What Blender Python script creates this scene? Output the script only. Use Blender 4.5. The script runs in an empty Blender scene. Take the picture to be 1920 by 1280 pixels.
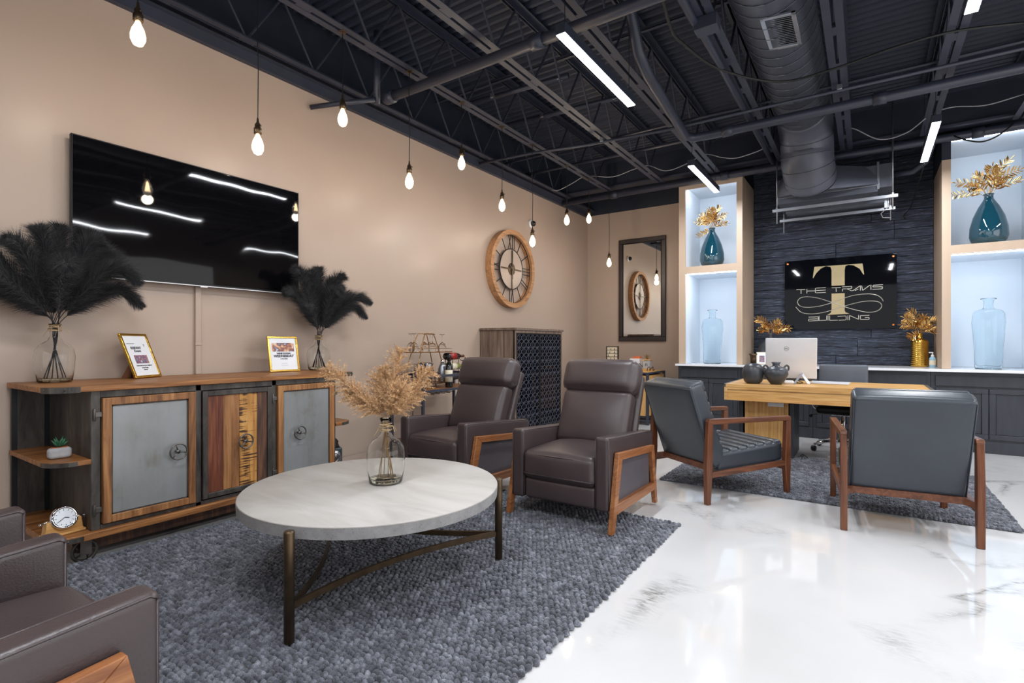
import bpy, bmesh, math, random
import numpy as np
from mathutils import Vector, Matrix, Euler
random.seed(7)
S = bpy.context.scene
C = S.collection
PI = math.pi
# ---------------------------------------------------------------- camera, world, exposure
cd = bpy.data.cameras.new('camera'); cam = bpy.data.objects.new('camera', cd); C.objects.link(cam)
cam.location = (0, 0, 1.18); cam.rotation_euler = (PI/2, 0, 0.596)
cd.sensor_width = 36; cd.lens = 980/1920*36; cd.shift_y = 5/1920; cd.clip_start = 0.05
S.camera = cam
w = bpy.data.worlds.new('world'); S.world = w; w.use_nodes = True
w.node_tree.nodes['Background'].inputs[0].default_value = (0.75, 0.85, 1, 1)
w.node_tree.nodes['Background'].inputs[1].default_value = 0.6
S.view_settings.view_transform = 'Standard'; S.view_settings.look = 'None'
S.view_settings.gamma = 1; S.view_settings.use_curve_mapping = False
S.view_settings.exposure = -0.1

def area(name, loc, rot, sx, sy, power, col=(1, 1, 1), spread=PI):
    l = bpy.data.lights.new(name, 'AREA'); l.shape = 'RECTANGLE'; l.size = sx; l.size_y = sy
    l.energy = power; l.color = col; l.spread = spread
    o = bpy.data.objects.new(name, l); C.objects.link(o); o.location = loc; o.rotation_euler = rot
    return o
# daylight through the shopfront behind the camera and an added fill lamp, not a window, on the right
area('shopfront_daylight', (-0.4, -2.85, 1.7), (PI/2, 0, 0), 6.5, 2.6, 70, (0.9, 0.95, 1))
area('side_fill_light', (3.9, 2.6, 1.7), (PI/2, 0, PI/2), 6.5, 2.4, 98, (0.92, 0.96, 1))

# ---------------------------------------------------------------- materials
def lin(c):
    return tuple((v/255/12.92 if v/255 <= 0.04045 else ((v/255+0.055)/1.055)**2.4) for v in c) + (1,)
MATS = {}
def nt(name):
    m = bpy.data.materials.new(name); m.use_nodes = True
    n = m.node_tree.nodes; return m, n, m.node_tree.links, n['Principled BSDF']
def coords(n, l, scale=(1, 1, 1), rot=(0, 0, 0), src='Object'):
    t = n.new('ShaderNodeTexCoord'); mp = n.new('ShaderNodeMapping')
    mp.inputs['Scale'].default_value = scale; mp.inputs['Rotation'].default_value = rot
    l.new(t.outputs[src], mp.inputs[0]); return mp.outputs[0]
def noise(n, l, vec, scale=5, detail=4, rough=0.5, dist=0):
    t = n.new('ShaderNodeTexNoise'); t.inputs['Scale'].default_value = scale
    t.inputs['Detail'].default_value = detail; t.inputs['Roughness'].default_value = rough
    t.inputs['Distortion'].default_value = dist; l.new(vec, t.inputs['Vector']); return t.outputs['Fac']
def ramp(n, l, fac, stops):
    r = n.new('ShaderNodeValToRGB'); e = r.color_ramp.elements
    while len(e) < len(stops): e.new(0.5)
    for q, (p, c) in zip(e, stops): q.position = p; q.color = c if len(c) == 4 else lin(c)
    l.new(fac, r.inputs[0]); return r.outputs[0]
def bump(n, l, h, bs, strength=0.3, dist=0.01):
    b = n.new('ShaderNodeBump'); b.inputs['Strength'].default_value = strength
    b.inputs['Distance'].default_value = dist; l.new(h, b.inputs['Height']); l.new(b.outputs[0], bs.inputs['Normal'])
def pm(name, col, rough=0.5, metal=0, var=0.12, vs=6, bmp=0, bs=60, coat=0, spec=0.5, sheen=0, stretch=(1, 1, 1)):
    if name in MATS: return MATS[name]
    m, n, l, b = nt(name)
    b.inputs['Roughness'].default_value = rough; b.inputs['Metallic'].default_value = metal
    b.inputs['Specular IOR Level'].default_value = spec; b.inputs['Coat Weight'].default_value = coat
    b.inputs['Coat Roughness'].default_value = 0.1; b.inputs['Sheen Weight'].default_value = sheen
    c = lin(col); v = coords(n, l, stretch)
    f = noise(n, l, v, vs, 4)
    lo = tuple(x*(1-var) for x in c[:3])+(1,); hi = tuple(min(1, x*(1+var)) for x in c[:3])+(1,)
    l.new(ramp(n, l, f, [(0.3, lo), (0.7, hi)]), b.inputs['Base Color'])
    if bmp: bump(n, l, noise(n, l, v, bs, 3), b, bmp, 0.004)
    MATS[name] = m; return m
def wood(name, c1, c2, c3, axis=0, scale=1, rough=0.45, bmp=0.15, coat=0):
    if name in MATS: return MATS[name]
    m, n, l, b = nt(name); sc = [14*scale]*3; sc[axis] = 1.1*scale
    v = coords(n, l, sc)
    f1 = noise(n, l, v, 1.6, 6, 0.6, 1.2)
    v2 = coords(n, l, [60*scale if i != axis else 2*scale for i in range(3)])
    f2 = noise(n, l, v2, 1.5, 4, 0.7)
    mx = n.new('ShaderNodeMath'); mx.operation = 'MULTIPLY_ADD'; l.new(f2, mx.inputs[0]); mx.inputs[1].default_value = 0.35; l.new(f1, mx.inputs[2])
    l.new(ramp(n, l, mx.outputs[0], [(0.45, c1), (0.66, c2), (0.88, c3)]), b.inputs['Base Color'])
    b.inputs['Roughness'].default_value = rough; b.inputs['Coat Weight'].default_value = coat
    if bmp: bump(n, l, mx.outputs[0], b, bmp, 0.004)
    MATS[name] = m; return m
def emit(name, col, st):
    m, n, l, b = nt(name); b.inputs['Base Color'].default_value = lin(col)
    b.inputs['Emission Color'].default_value = lin(col); b.inputs['Emission Strength'].default_value = st
    MATS[name] = m; return m
def glass(name, col=(240, 248, 245), ior=1.45, rough=0.0, tint=0):
    m, n, l, b = nt(name); b.inputs['Base Color'].default_value = lin(col)
    b.inputs['Transmission Weight'].default_value = 1; b.inputs['Roughness'].default_value = rough
    b.inputs['IOR'].default_value = ior
    MATS[name] = m; return m

M_wall = pm('beige_wall_paint', (183, 164, 149), 0.33, var=0.03, vs=1.5, bmp=0.05, bs=90, spec=0.4)
M_blackpaint = pm('dark_ceiling_paint', (34, 40, 54), 0.6, var=0.1, vs=3)
M_deck = pm('dark_deck_paint', (38, 44, 60), 0.55, var=0.15, vs=2)
M_steelpaint = pm('dark_painted_steel', (50, 54, 68), 0.5, var=0.12, vs=4)
M_pipe = pm('dark_painted_pipe', (48, 52, 66), 0.4, var=0.12, vs=4)
M_duct = pm('dark_painted_duct', (84, 88, 99), 0.38, metal=0.2, var=0.12, vs=3)
M_galv = pm('galvanised_metal', (170, 174, 182), 0.3, metal=0.9, var=0.1)
M_nichein = pm('white_niche_paint', (222, 230, 238), 0.55, var=0.02, vs=2)
M_tan = pm('tan_niche_paint', (192, 170, 149), 0.4, var=0.04, vs=2, stretch=(6, 6, 0.5))
M_quartz = pm('white_quartz', (232, 234, 238), 0.15, var=0.03)
M_cab = pm('charcoal_cabinet_paint', (47, 51, 59), 0.42, var=0.18, vs=3, bmp=0.15, bs=40, stretch=(6, 6, 1))
M_black = pm('black_metal', (24, 24, 27), 0.42, metal=0.3, var=0.2)
M_blackcable = pm('black_cable', (14, 14, 15), 0.5)
M_greycable = pm('pale_grey_cable', (150, 150, 155), 0.5)
M_brass = pm('warm_brass', (168, 128, 84), 0.3, metal=0.9, var=0.15)
M_greyleather = pm('grey_leather', (92, 98, 107), 0.4, var=0.08, bmp=0.1, bs=120)
M_lattice = pm('iron_scroll_paint', (74, 77, 90), 0.4, var=0.1)
M_bronze = pm('antique_bronze', (96, 80, 62), 0.38, metal=0.85, var=0.25, vs=14)
M_leather = pm('brown_leather', (66, 55, 56), 0.38, var=0.12, vs=3, bmp=0.22, bs=170, spec=0.6)
M_navy = pm('blue_black_leather', (50, 57, 65), 0.36, var=0.1, vs=3, bmp=0.12, bs=120, spec=0.6)
M_seam = pm('dark_seam', (30, 26, 27), 0.6)
M_chrome = pm('chrome', (215, 215, 220), 0.08, metal=1, var=0.02)
M_dullmetal = pm('aged_steel', (112, 108, 104), 0.38, metal=0.8, var=0.25, vs=14)
M_gold = pm('brushed_gold', (214, 170, 78), 0.22, metal=1, var=0.12)
M_goldleaf = pm('gold_leaf', (204, 162, 98), 0.24, metal=1, var=0.25, vs=40)
M_feather = pm('black_feather', (19, 21, 27), 0.55, var=0.45, vs=30, sheen=0.3)
M_featherstem = pm('dark_stem', (34, 30, 32), 0.5)
M_pampas = pm('dried_pampas', (205, 168, 126), 0.8, var=0.3, vs=40)
M_pampasstem = pm('dried_stem', (150, 120, 80), 0.7)
M_twine = pm('jute_twine', (178, 150, 112), 0.8, var=0.3, vs=60)
M_clayblack = pm('matt_black_ceramic', (58, 62, 68), 0.36, var=0.12, vs=10)
M_white = pm('white_paper', (232, 235, 240), 0.5, var=0.02)
M_offwhite = pm('white_plastic', (228, 228, 228), 0.35, var=0.02)
M_silver = pm('silver_plastic', (222, 223, 227), 0.4, metal=0.25, var=0.03)
M_ink = pm('dark_ink', (48, 48, 58), 0.6)
M_green = pm('succulent_green', (38, 92, 62), 0.4, var=0.3, vs=30)
M_concretepot = pm('grey_concrete', (170, 170, 172), 0.75, var=0.18, vs=16, bmp=0.3, bs=60)
M_terra = pm('orange_soil', (176, 104, 62), 0.8, var=0.3, vs=60)
M_candle = pm('amber_glass', (190, 140, 70), 0.3, var=0.3, vs=40)
M_red = pm('red_wine_foil', (150, 34, 34), 0.35)
M_cream = pm('cream_label', (224, 214, 190), 0.5, var=0.1, vs=30)
M_bottle = pm('dark_bottle_glass', (16, 22, 20), 0.08, spec=0.8)
M_olive = pm('olive_bottle_glass', (120, 128, 60), 0.12, spec=0.7)
M_orange = pm('orange_paper', (226, 120, 70), 0.5)
M_copper = pm('copper_standoff', (200, 120, 70), 0.25, metal=1)
M_mirror = pm('mirror_glass', (225, 225, 222), 0.015, metal=1, var=0.01)
M_brownframe = pm('dark_brown_frame', (52, 44, 42), 0.35, var=0.15)
M_rubber = pm('black_rubber', (20, 20, 22), 0.6)
M_bluegel = pm('pale_blue_gel', (150, 190, 210), 0.12, var=0.03, spec=0.7)
M_camera = pm('dark_green_enamel', (34, 52, 54), 0.3, var=0.1)
M_glass = glass('clear_glass', (253, 254, 253), 1.3)
M_clearblue = glass('pale_blue_glass', (243, 250, 253), 1.25)
M_sanit = glass('sanitizer_plastic', (190, 220, 235), 1.2)
M_bulbglass = glass('bulb_glass', (255, 250, 240), 1.1)
M_bulbglass.node_tree.nodes['Principled BSDF'].inputs['Emission Color'].default_value = (1, 0.86, 0.66, 1)
M_bulbglass.node_tree.nodes['Principled BSDF'].inputs['Emission Strength'].default_value = 1.6
M_glow = emit('lit_filament', (255, 222, 178), 60)
M_led = emit('led_diffuser', (240, 245, 255), 14)
M_water = glass('water', (244, 242, 222), 1.33)
M_oak = wood('honey_oak_desk', (176, 124, 66), (206, 158, 94), (224, 182, 122), 0, 1, 0.4, 0.08)
M_oakv = wood('honey_oak_upright', (176, 124, 66), (206, 158, 94), (224, 182, 122), 2, 1, 0.4, 0.08)
M_walnut = wood('walnut_frame', (70, 38, 23), (102, 58, 35), (130, 78, 48), 1, 1, 0.35, 0.05)
M_walnutv = wood('walnut_upright', (70, 38, 23), (102, 58, 35), (126, 76, 46), 2, 1, 0.35, 0.05)
M_walnutl = wood('light_walnut_frame', (104, 60, 34), (146, 92, 54), (174, 118, 74), 1, 1, 0.35, 0.05)
M_panel = pm('grey_brown_leather_panel', (82, 77, 82), 0.42, var=0.08, bmp=0.15, bs=150)
M_consolewood = wood('reclaimed_mango_top', (84, 50, 26), (140, 90, 48), (176, 122, 70), 1, 1, 0.45, 0.2)
M_consolev = wood('reclaimed_mango_upright', (88, 54, 32), (146, 98, 58), (180, 130, 82), 2, 1, 0.45, 0.2)
M_plankA = wood('dark_red_plank', (58, 30, 22), (104, 52, 32), (140, 82, 50), 2, 1, 0.5, 0.3)
M_plankC = wood('dark_brown_plank', (50, 36, 32), (80, 54, 42), (124, 84, 58), 2, 1, 0.5, 0.3)
M_weather = wood('weathered_grey_wood', (74, 60, 51), (114, 96, 84), (144, 126, 112), 2, 1, 0.65, 0.3)
M_clockwood = wood('clock_rim_wood', (132, 92, 58), (178, 130, 88), (196, 152, 110), 0, 1, 0.55, 0.1)
def m_sheet():
    m, n, l, b = nt('brushed_zinc_sheet'); v = coords(n, l, (8, 8, 1.2)); v1 = coords(n, l)
    f = noise(n, l, v, 1.5, 5, 0.6); g = noise(n, l, v1, 3.2, 4, 0.6)
    mx = n.new('ShaderNodeMath'); mx.operation = 'MULTIPLY_ADD'; l.new(f, mx.inputs[0]); mx.inputs[1].default_value = 0.6; l.new(g, mx.inputs[2])
    l.new(ramp(n, l, mx.outputs[0], [(0.45, (112, 104, 90)), (0.7, (148, 151, 150)), (0.95, (158, 161, 163))]), b.inputs['Base Color'])
    b.inputs['Metallic'].default_value = 0.45; b.inputs['Roughness'].default_value = 0.42; return m
M_zinc = m_sheet()
def m_rust():
    m, n, l, b = nt('blackened_steel_sheet'); v = coords(n, l, (4, 4, 1))
    f = noise(n, l, v, 3, 6, 0.65, 0.5)
    l.new(ramp(n, l, f, [(0.3, (48, 46, 46)), (0.55, (86, 82, 78)), (0.8, (120, 114, 104))]), b.inputs['Base Color'])
    b.inputs['Metallic'].default_value = 0.5; b.inputs['Roughness'].default_value = 0.45; return m
M_dsteel = m_rust()
def m_sawn():
    m, n, l, b = nt('sawn_mango_plank'); v = coords(n, l, (14, 14, 1.1)); f = noise(n, l, v, 1.6, 6, 0.6, 1.2)
    base = ramp(n, l, f, [(0.3, (150, 98, 44)), (0.5, (196, 140, 72)), (0.7, (214, 164, 96))])
    v2 = coords(n, l, (3, 3, 70)); g = noise(n, l, v2, 1.2, 2, 0.5); v3 = coords(n, l, (9, 9, 2.5)); h = noise(n, l, v3, 1, 3)
    mu = n.new('ShaderNodeMath'); mu.operation = 'MULTIPLY'; l.new(g, mu.inputs[0]); l.new(h, mu.inputs[1])
    k = ramp(n, l, mu.outputs[0], [(0.29, (0, 0, 0, 1)), (0.34, (1, 1, 1, 1))])
    mix = n.new('ShaderNodeMixRGB'); l.new(k, mix.inputs[0]); l.new(base, mix.inputs[1]); mix.inputs[2].default_value = lin((70, 42, 24))
    l.new(mix.outputs[0], b.inputs['Base Color']); b.inputs['Roughness'].default_value = 0.45; bump(n, l, g, b, 0.2, 0.003); return m
M_plankB = m_sawn()
def m_concrete():
    m, n, l, b = nt('pale_concrete'); v = coords(n, l)
    f = noise(n, l, coords(n, l, (1.2, 4, 2)), 1.6, 6, 0.6, 0.6); g = noise(n, l, v, 70, 3)
    l.new(ramp(n, l, f, [(0.3, (170, 165, 160)), (0.5, (184, 180, 175)), (0.7, (194, 191, 187))]), b.inputs['Base Color'])
    b.inputs['Roughness'].default_value = 0.5; bump(n, l, g, b, 0.12, 0.003); return m
M_concrete = m_concrete()
def m_concside():
    m, n, l, b = nt('pitted_concrete_edge'); v = coords(n, l)
    f = noise(n, l, v, 14, 6, 0.7); t = n.new('ShaderNodeTexVoronoi'); t.inputs['Scale'].default_value = 90; l.new(v, t.inputs[0])
    k = ramp(n, l, t.outputs['Distance'], [(0.1, (70, 68, 66)), (0.2, (255, 255, 255))])
    c = ramp(n, l, f, [(0.3, (128, 127, 127)), (0.7, (156, 155, 155))])
    mx = n.new('ShaderNodeMixRGB'); mx.blend_type = 'MULTIPLY'; mx.inputs[0].default_value = 0.6; l.new(c, mx.inputs[1]); l.new(k, mx.inputs[2])
    l.new(mx.outputs[0], b.inputs['Base Color']); b.inputs['Roughness'].default_value = 0.7; bump(n, l, f, b, 0.4, 0.004); return m
M_concside = m_concside()
def m_floor():
    m, n, l, b = nt('white_marbled_epoxy')
    v = coords(n, l, (1, 1, 1), (0, 0, 0.5))
    d = noise(n, l, v, 0.55, 4, 0.5, 1.6)
    a = n.new('ShaderNodeMath'); a.operation = 'SUBTRACT'; l.new(d, a.inputs[0]); a.inputs[1].default_value = 0.5
    ab = n.new('ShaderNodeMath'); ab.operation = 'ABSOLUTE'; l.new(a.outputs[0], ab.inputs[0])
    vein = ramp(n, l, ab.outputs[0], [(0.0, (1, 1, 1, 1)), (0.01, (0.6, 0.6, 0.6, 1)), (0.045, (0, 0, 0, 1))])
    msk = ramp(n, l, noise(n, l, coords(n, l, (1, 1, 1), (0, 0, 1.1)), 0.9, 3), [(0.5, (0, 0, 0, 1)), (0.66, (1, 1, 1, 1))])
    fine = ramp(n, l, noise(n, l, coords(n, l, (1, 3, 1), (0, 0, 0.3)), 7, 6, 0.7, 2.5), [(0.42, (0, 0, 0, 1)), (0.6, (1, 1, 1, 1))])
    m1 = n.new('ShaderNodeMixRGB'); m1.blend_type = 'MULTIPLY'; m1.inputs[0].default_value = 1; l.new(vein, m1.inputs[1]); l.new(msk, m1.inputs[2])
    m2 = n.new('ShaderNodeMixRGB'); m2.blend_type = 'MULTIPLY'; m2.inputs[0].default_value = 0.85; l.new(m1.outputs[0], m2.inputs[1]); l.new(fine, m2.inputs[2])
    base = ramp(n, l, noise(n, l, v, 0.8, 3), [(0.3, (208, 207, 206)), (0.7, (226, 226, 227))])
    mx = n.new('ShaderNodeMixRGB'); l.new(m2.outputs[0], mx.inputs[0]); l.new(base, mx.inputs[1]); mx.inputs[2].default_value = lin((118, 116, 112))
    l.new(mx.outputs[0], b.inputs['Base Color']); b.inputs['Roughness'].default_value = 0.07
    b.inputs['Coat Weight'].default_value = 0.4; b.inputs['Coat Roughness'].default_value = 0.03
    return m
M_floor = m_floor()
def m_charred():
    m, n, l, b = nt('charred_black_plank'); v = coords(n, l, (1.5, 1.5, 26)); oi = n.new('ShaderNodeObjectInfo')
    ad = n.new('ShaderNodeVectorMath'); ad.operation = 'ADD'; l.new(v, ad.inputs[0]); l.new(oi.outputs['Random'], ad.inputs[1])
    f = noise(n, l, ad.outputs[0], 2.6, 9, 0.74, 1.6)
    l.new(ramp(n, l, f, [(0.38, (14, 16, 21)), (0.48, (36, 43, 57)), (0.56, (64, 74, 95)), (0.66, (130, 140, 160))]), b.inputs['Base Color'])
    b.inputs['Roughness'].default_value = 0.3; bump(n, l, f, b, 0.9, 0.012); return m
M_char = m_charred()
def m_rug():
    m, n, l, b = nt('charcoal_felted_wool'); v = coords(n, l)
    f = noise(n, l, v, 26, 3, 0.6); g = noise(n, l, v, 240, 2)
    mx = n.new('ShaderNodeMath'); mx.operation = 'MULTIPLY_ADD'; l.new(g, mx.inputs[0]); mx.inputs[1].default_value = 0.4; l.new(f, mx.inputs[2])
    l.new(ramp(n, l, mx.outputs[0], [(0.5, (58, 60, 67)), (0.68, (84, 87, 96)), (0.85, (122, 126, 136)), (0.97, (150, 152, 158))]), b.inputs['Base Color'])
    b.inputs['Roughness'].default_value = 0.95; b.inputs['Sheen Weight'].default_value = 0.3; bump(n, l, g, b, 0.5, 0.003); return m
M_rug = m_rug()
def m_teal():
    m, n, l, b = nt('teal_glass'); b.inputs['Base Color'].default_value = lin((24, 78, 96)); b.inputs['Roughness'].default_value = 0.03
    b.inputs['Transmission Weight'].default_value = 0.35; b.inputs['Specular IOR Level'].default_value = 0.8; b.inputs['Coat Weight'].default_value = 0.6; return m
M_teal = m_teal()
def m_screen():
    m, n, l, b = nt('glossy_black_screen'); v = coords(n, l); f = noise(n, l, coords(n, l, (1, 1, 1)), 1.1, 2)
    b.inputs['Base Color'].default_value = lin((9, 9, 12)); b.inputs['Roughness'].default_value = 0.035; b.inputs['Specular IOR Level'].default_value = 0.25
    bump(n, l, f, b, 0.22, 0.02); return m
M_screen = m_screen()
M_acrylic = pm('gloss_black_acrylic', (6, 9, 16), 0.03, var=0.02, spec=0.2)
def m_photo(name, cols, sc):
    m, n, l, b = nt(name); t = n.new('ShaderNodeTexVoronoi'); t.inputs['Scale'].default_value = sc; l.new(coords(n, l), t.inputs[0])
    f = noise(n, l, coords(n, l), sc*0.7, 3); l.new(ramp(n, l, f, [(0.3+0.4*i/(len(cols)-1), c) for i, c in enumerate(cols)]), b.inputs['Base Color'])
    b.inputs['Roughness'].default_value = 0.4; return m
M_photo1 = m_photo('printed_group_picture', [(60, 50, 60), (190, 130, 110), (90, 120, 150), (150, 60, 70), (170, 190, 210)], 45)
M_photo2 = m_photo('printed_food_picture', [(200, 205, 212), (90, 90, 110), (150, 80, 60), (215, 170, 130), (225, 226, 230)], 40)

# ---------------------------------------------------------------- mesh building
class B:
    def __init__(s): s.v = []; s.f = []; s.m = Matrix()
    def add(s, vs, fs, m=None):
        mm = s.m @ m if m is not None else s.m; o = len(s.v)
        s.v += [tuple(mm @ Vector(p)) for p in vs]; s.f += [tuple(i+o for i in f) for f in fs]; return s
    def box(s, x0, x1, y0, y1, z0, z1, m=None):
        return s.add([(x0,y0,z0),(x1,y0,z0),(x1,y1,z0),(x0,y1,z0),(x0,y0,z1),(x1,y0,z1),(x1,y1,z1),(x0,y1,z1)],
                     [(0,3,2,1),(4,5,6,7),(0,1,5,4),(1,2,6,5),(2,3,7,6),(3,0,4,7)], m)
    def prism(s, pts, a0, a1, axis=2, m=None):
        n = len(pts)
        def mk(p, a): return (p[0], p[1], a) if axis == 2 else ((a, p[0], p[1]) if axis == 0 else (p[0], a, p[1]))
        vs = [mk(p, a0) for p in pts]+[mk(p, a1) for p in pts]
        fs = [tuple(range(n))[::-1], tuple(range(n, 2*n))]+[(i, (i+1) % n, n+(i+1) % n, n+i) for i in range(n)]
        return s.add(vs, fs, m)
    def lathe(s, prof, n=24, m=None, c=(0, 0, 0), sx=1, wob=0, caps=True):
        vs = []; fs = []
        for k, (r, z) in enumerate(prof):
            for i in range(n):
                a = 2*PI*i/n; rr = r*(1+wob*math.sin(a*3+z*31)*math.sin(z*47+a))
                vs.append((c[0]+rr*math.cos(a)*sx, c[1]+rr*math.sin(a), c[2]+z))
        for k in range(len(prof)-1):
            for i in range(n):
                j = (i+1) % n; fs.append((k*n+i, k*n+j, (k+1)*n+j, (k+1)*n+i))
        if caps and prof[0][0] > 1e-5: fs.append(tuple(range(n))[::-1])
        if caps and prof[-1][0] > 1e-5: fs.append(tuple((len(prof)-1)*n+i for i in range(n)))
        return s.add(vs, fs, m)
    def cyl(s, p0, p1, r0, r1=None, n=12):
        r1 = r0 if r1 is None else r1; p0 = Vector(p0); p1 = Vector(p1); d = p1-p0
        q = d.to_track_quat('Z', 'Y').to_matrix().to_4x4(); return s.lathe([(r0, 0), (r1, d.length)], n, Matrix.Translation(p0) @ q)
    def tube(s, pts, r, n=8, closed=False, flat=None):
        pts = [Vector(p) for p in pts]; N = len(pts); vs = []; fs = []; up = None
        for i, p in enumerate(pts):
            if closed: t = pts[(i+1) % N]-pts[i-1]
            else: t = pts[min(i+1, N-1)]-pts[max(i-1, 0)]
            t.normalize()
            if up is None: up = Vector((0, 0, 1)) if abs(t.z) < 0.9 else Vector((0, 1, 0))
            a = t.cross(up)
            if a.length < 1e-4: a = t.orthogonal()
            a.normalize(); b = a.cross(t).normalized(); up = b
            rr = r[i] if isinstance(r, (list, tuple)) else r
            for k in range(n):
                g = 2*PI*(k+0.5)/n; ra, rb = (rr, rr) if flat is None else flat
                vs.append(p+a*math.cos(g)*ra+b*math.sin(g)*rb)
        for i in range(N if closed else N-1):
            j = (i+1) % N
            for k in range(n): fs.append((i*n+k, j*n+k, j*n+(k+1) % n, i*n+(k+1) % n))
        if not closed: fs += [tuple(range(n)), tuple((N-1)*n+k for k in range(n))[::-1]]
        return s.add(vs, fs)
    def bar(s, p0, p1, w, h, up=(0, 0, 1)):
        p0 = Vector(p0); p1 = Vector(p1); t = (p1-p0); L = t.length; t.normalize(); a = t.cross(Vector(up)).normalized(); b = a.cross(t)
        vs = [p+a*sx*w/2+b*sy*h/2 for p in (p0, p1) for sx, sy in ((-1, -1), (1, -1), (1, 1), (-1, 1))]
        return s.add(vs, [(0, 1, 2, 3), (7, 6, 5, 4), (0, 4, 5, 1), (1, 5, 6, 2), (2, 6, 7, 3), (3, 7, 4, 0)])
    def rbox(s, c, size, r, puff=(0, 0, 0), n=8, m=None, corners=3):
        h = [d/2 for d in size]; vs = []; fs = []; idx = {}
        def co(k):
            i = h[k]-r; L = [-h[k]+r*q/corners for q in range(corners)]+[-i+2*i*q/n for q in range(n+1)]
            L += [h[k]-r*q/corners for q in range(corners-1, -1, -1)]; return L
        A = [co(0), co(1), co(2)]
        def put(i):
            if i in idx: return idx[i]
            p = [A[k][i[k]] for k in range(3)]; cl = [max(-(h[k]-r), min(h[k]-r, p[k])) for k in range(3)]
            d = Vector([p[k]-cl[k] for k in range(3)]); q = Vector(cl)+(d.normalized()*r if d.length > 1e-9 else d)
            for k in range(3):
                if puff[k]:
                    u, v = [j for j in range(3) if j != k]
                    g = math.cos(PI/2*p[u]/h[u])**0.6*math.cos(PI/2*p[v]/h[v])**0.6 if abs(p[u]) < h[u] and abs(p[v]) < h[v] else 0
                    q[k] += puff[k]*g*(p[k]/h[k])
            idx[i] = len(vs); vs.append(tuple(q+Vector(c))); return idx[i]
        for k in range(3):
            u, v = [(1, 2), (2, 0), (0, 1)][k]
            for e in (0, len(A[k])-1):
                for a in range(len(A[u])-1):
                    for b in range(len(A[v])-1):
                        q = []
                        for da, db in ((0, 0), (1, 0), (1, 1), (0, 1)):
                            t = [0]*3; t[k] = e; t[u] = a+da; t[v] = b+db; q.append(put(tuple(t)))
                        fs.append(tuple(q) if e else tuple(q[::-1]))
        return s.add(vs, fs, m)
    def sphere(s, c, r, n=12, k=8, sz=1):
        pr = [(math.sin(PI*i/k)*r, -math.cos(PI*i/k)*r*sz) for i in range(k+1)]; pr[0] = (1e-6, pr[0][1]); pr[-1] = (1e-6, pr[-1][1])
        return s.lathe(pr, n, None, c)
    def ring(s, c, R, r, axis='x', n=32, k=8):
        c = Vector(c)
        def P(a): ca, sa = math.cos(a)*R, math.sin(a)*R; return c+Vector((0, ca, sa) if axis == 'x' else ((ca, 0, sa) if axis == 'y' else (ca, sa, 0)))
        return s.tube([P(2*PI*i/n) for i in range(n)], r, k, True)
    def build(s, name, mat, parent=None, smooth=False, bev=0, bseg=2, kind=None, label=None, cat=None, group=None, loc=None, rz=None, auto=None):
        me = bpy.data.meshes.new(name); me.from_pydata(s.v, [], s.f); me.update()
        mats = mat if isinstance(mat, (list, tuple)) else [mat]
        for q in mats: me.materials.append(q)
        if smooth: me.shade_smooth()
        if auto: me.shade_smooth(); me.set_sharp_from_angle(angle=math.radians(auto))
        o = bpy.data.objects.new(name, me); C.objects.link(o); o.parent = parent
        if loc: o.location = loc
        if rz is not None: o.rotation_euler.z = rz
        if bev:
            bm = o.modifiers.new('bevel', 'BEVEL'); bm.width = bev; bm.segments = bseg; bm.limit_method = 'ANGLE'; bm.angle_limit = math.radians(35)
            me.shade_smooth(); me.set_sharp_from_angle(angle=math.radians(50))
        tag(o, label, cat, group, kind); return o
def tag(o, label=None, cat=None, group=None, kind=None):
    for k, v in (('label', label), ('category', cat), ('group', group), ('kind', kind)):
        if v: o[k] = v
    return o
def thing(name, label, cat, loc=(0, 0, 0), rz=0, group=None):
    o = bpy.data.objects.new(name, None); C.objects.link(o); o.location = loc; o.rotation_euler.z = rz; o.empty_display_size = 0.1
    return tag(o, label, cat, group)
def struct(name, b, mat, bev=0): return b.build(name, mat, None, bev=bev, kind='structure')
def dup(o, loc=None, rz=None, label=None, parent=None, group=None):
    c = o.copy(); C.objects.link(c)
    if parent is not None: c.parent = parent
    if loc is not None: c.location = loc
    if rz is not None: c.rotation_euler.z = rz
    if label: c['label'] = label
    if group: c['group'] = group
    for k in list(o.children): dup(k, parent=c)
    return c
def T(x, y, z): return Matrix.Translation((x, y, z))
def RX(a): return Matrix.Rotation(a, 4, 'X')
def RY(a): return Matrix.Rotation(a, 4, 'Y')
def RZ(a): return Matrix.Rotation(a, 4, 'Z')
def text(s, size, mat, parent, m, name='lettering', ex=0.0006, align='CENTER', bold=0, sx=1):
    cu = bpy.data.curves.new('t', 'FONT'); cu.body = s; cu.size = size; cu.extrude = ex; cu.align_x = align; cu.align_y = 'CENTER'; cu.offset = bold
    cu.resolution_u = 2
    o = bpy.data.objects.new('t', cu); C.objects.link(o); bpy.context.view_layer.update()
    me = bpy.data.meshes.new_from_object(o.evaluated_get(bpy.context.evaluated_depsgraph_get())); bpy.data.objects.remove(o)
    me.transform(m @ Matrix.Diagonal((sx, 1, 1, 1))); me.materials.clear(); me.materials.append(mat)
    r = bpy.data.objects.new(name, me); C.objects.link(r); r.parent = parent; return r
def spl(p, k=8):
    p = [Vector(q) for q in p]; o = []
    for i in range(len(p)-1):
        a, b_, c_, d_ = p[max(i-1, 0)], p[i], p[i+1], p[min(i+2, len(p)-1)]
        for j in range(k):
            t = j/k; o.append(0.5*((2*b_)+(c_-a)*t+(2*a-5*b_+4*c_-d_)*t*t+(3*b_-a-3*c_+d_)*t**3))
    o.append(p[-1]); return o
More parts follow.
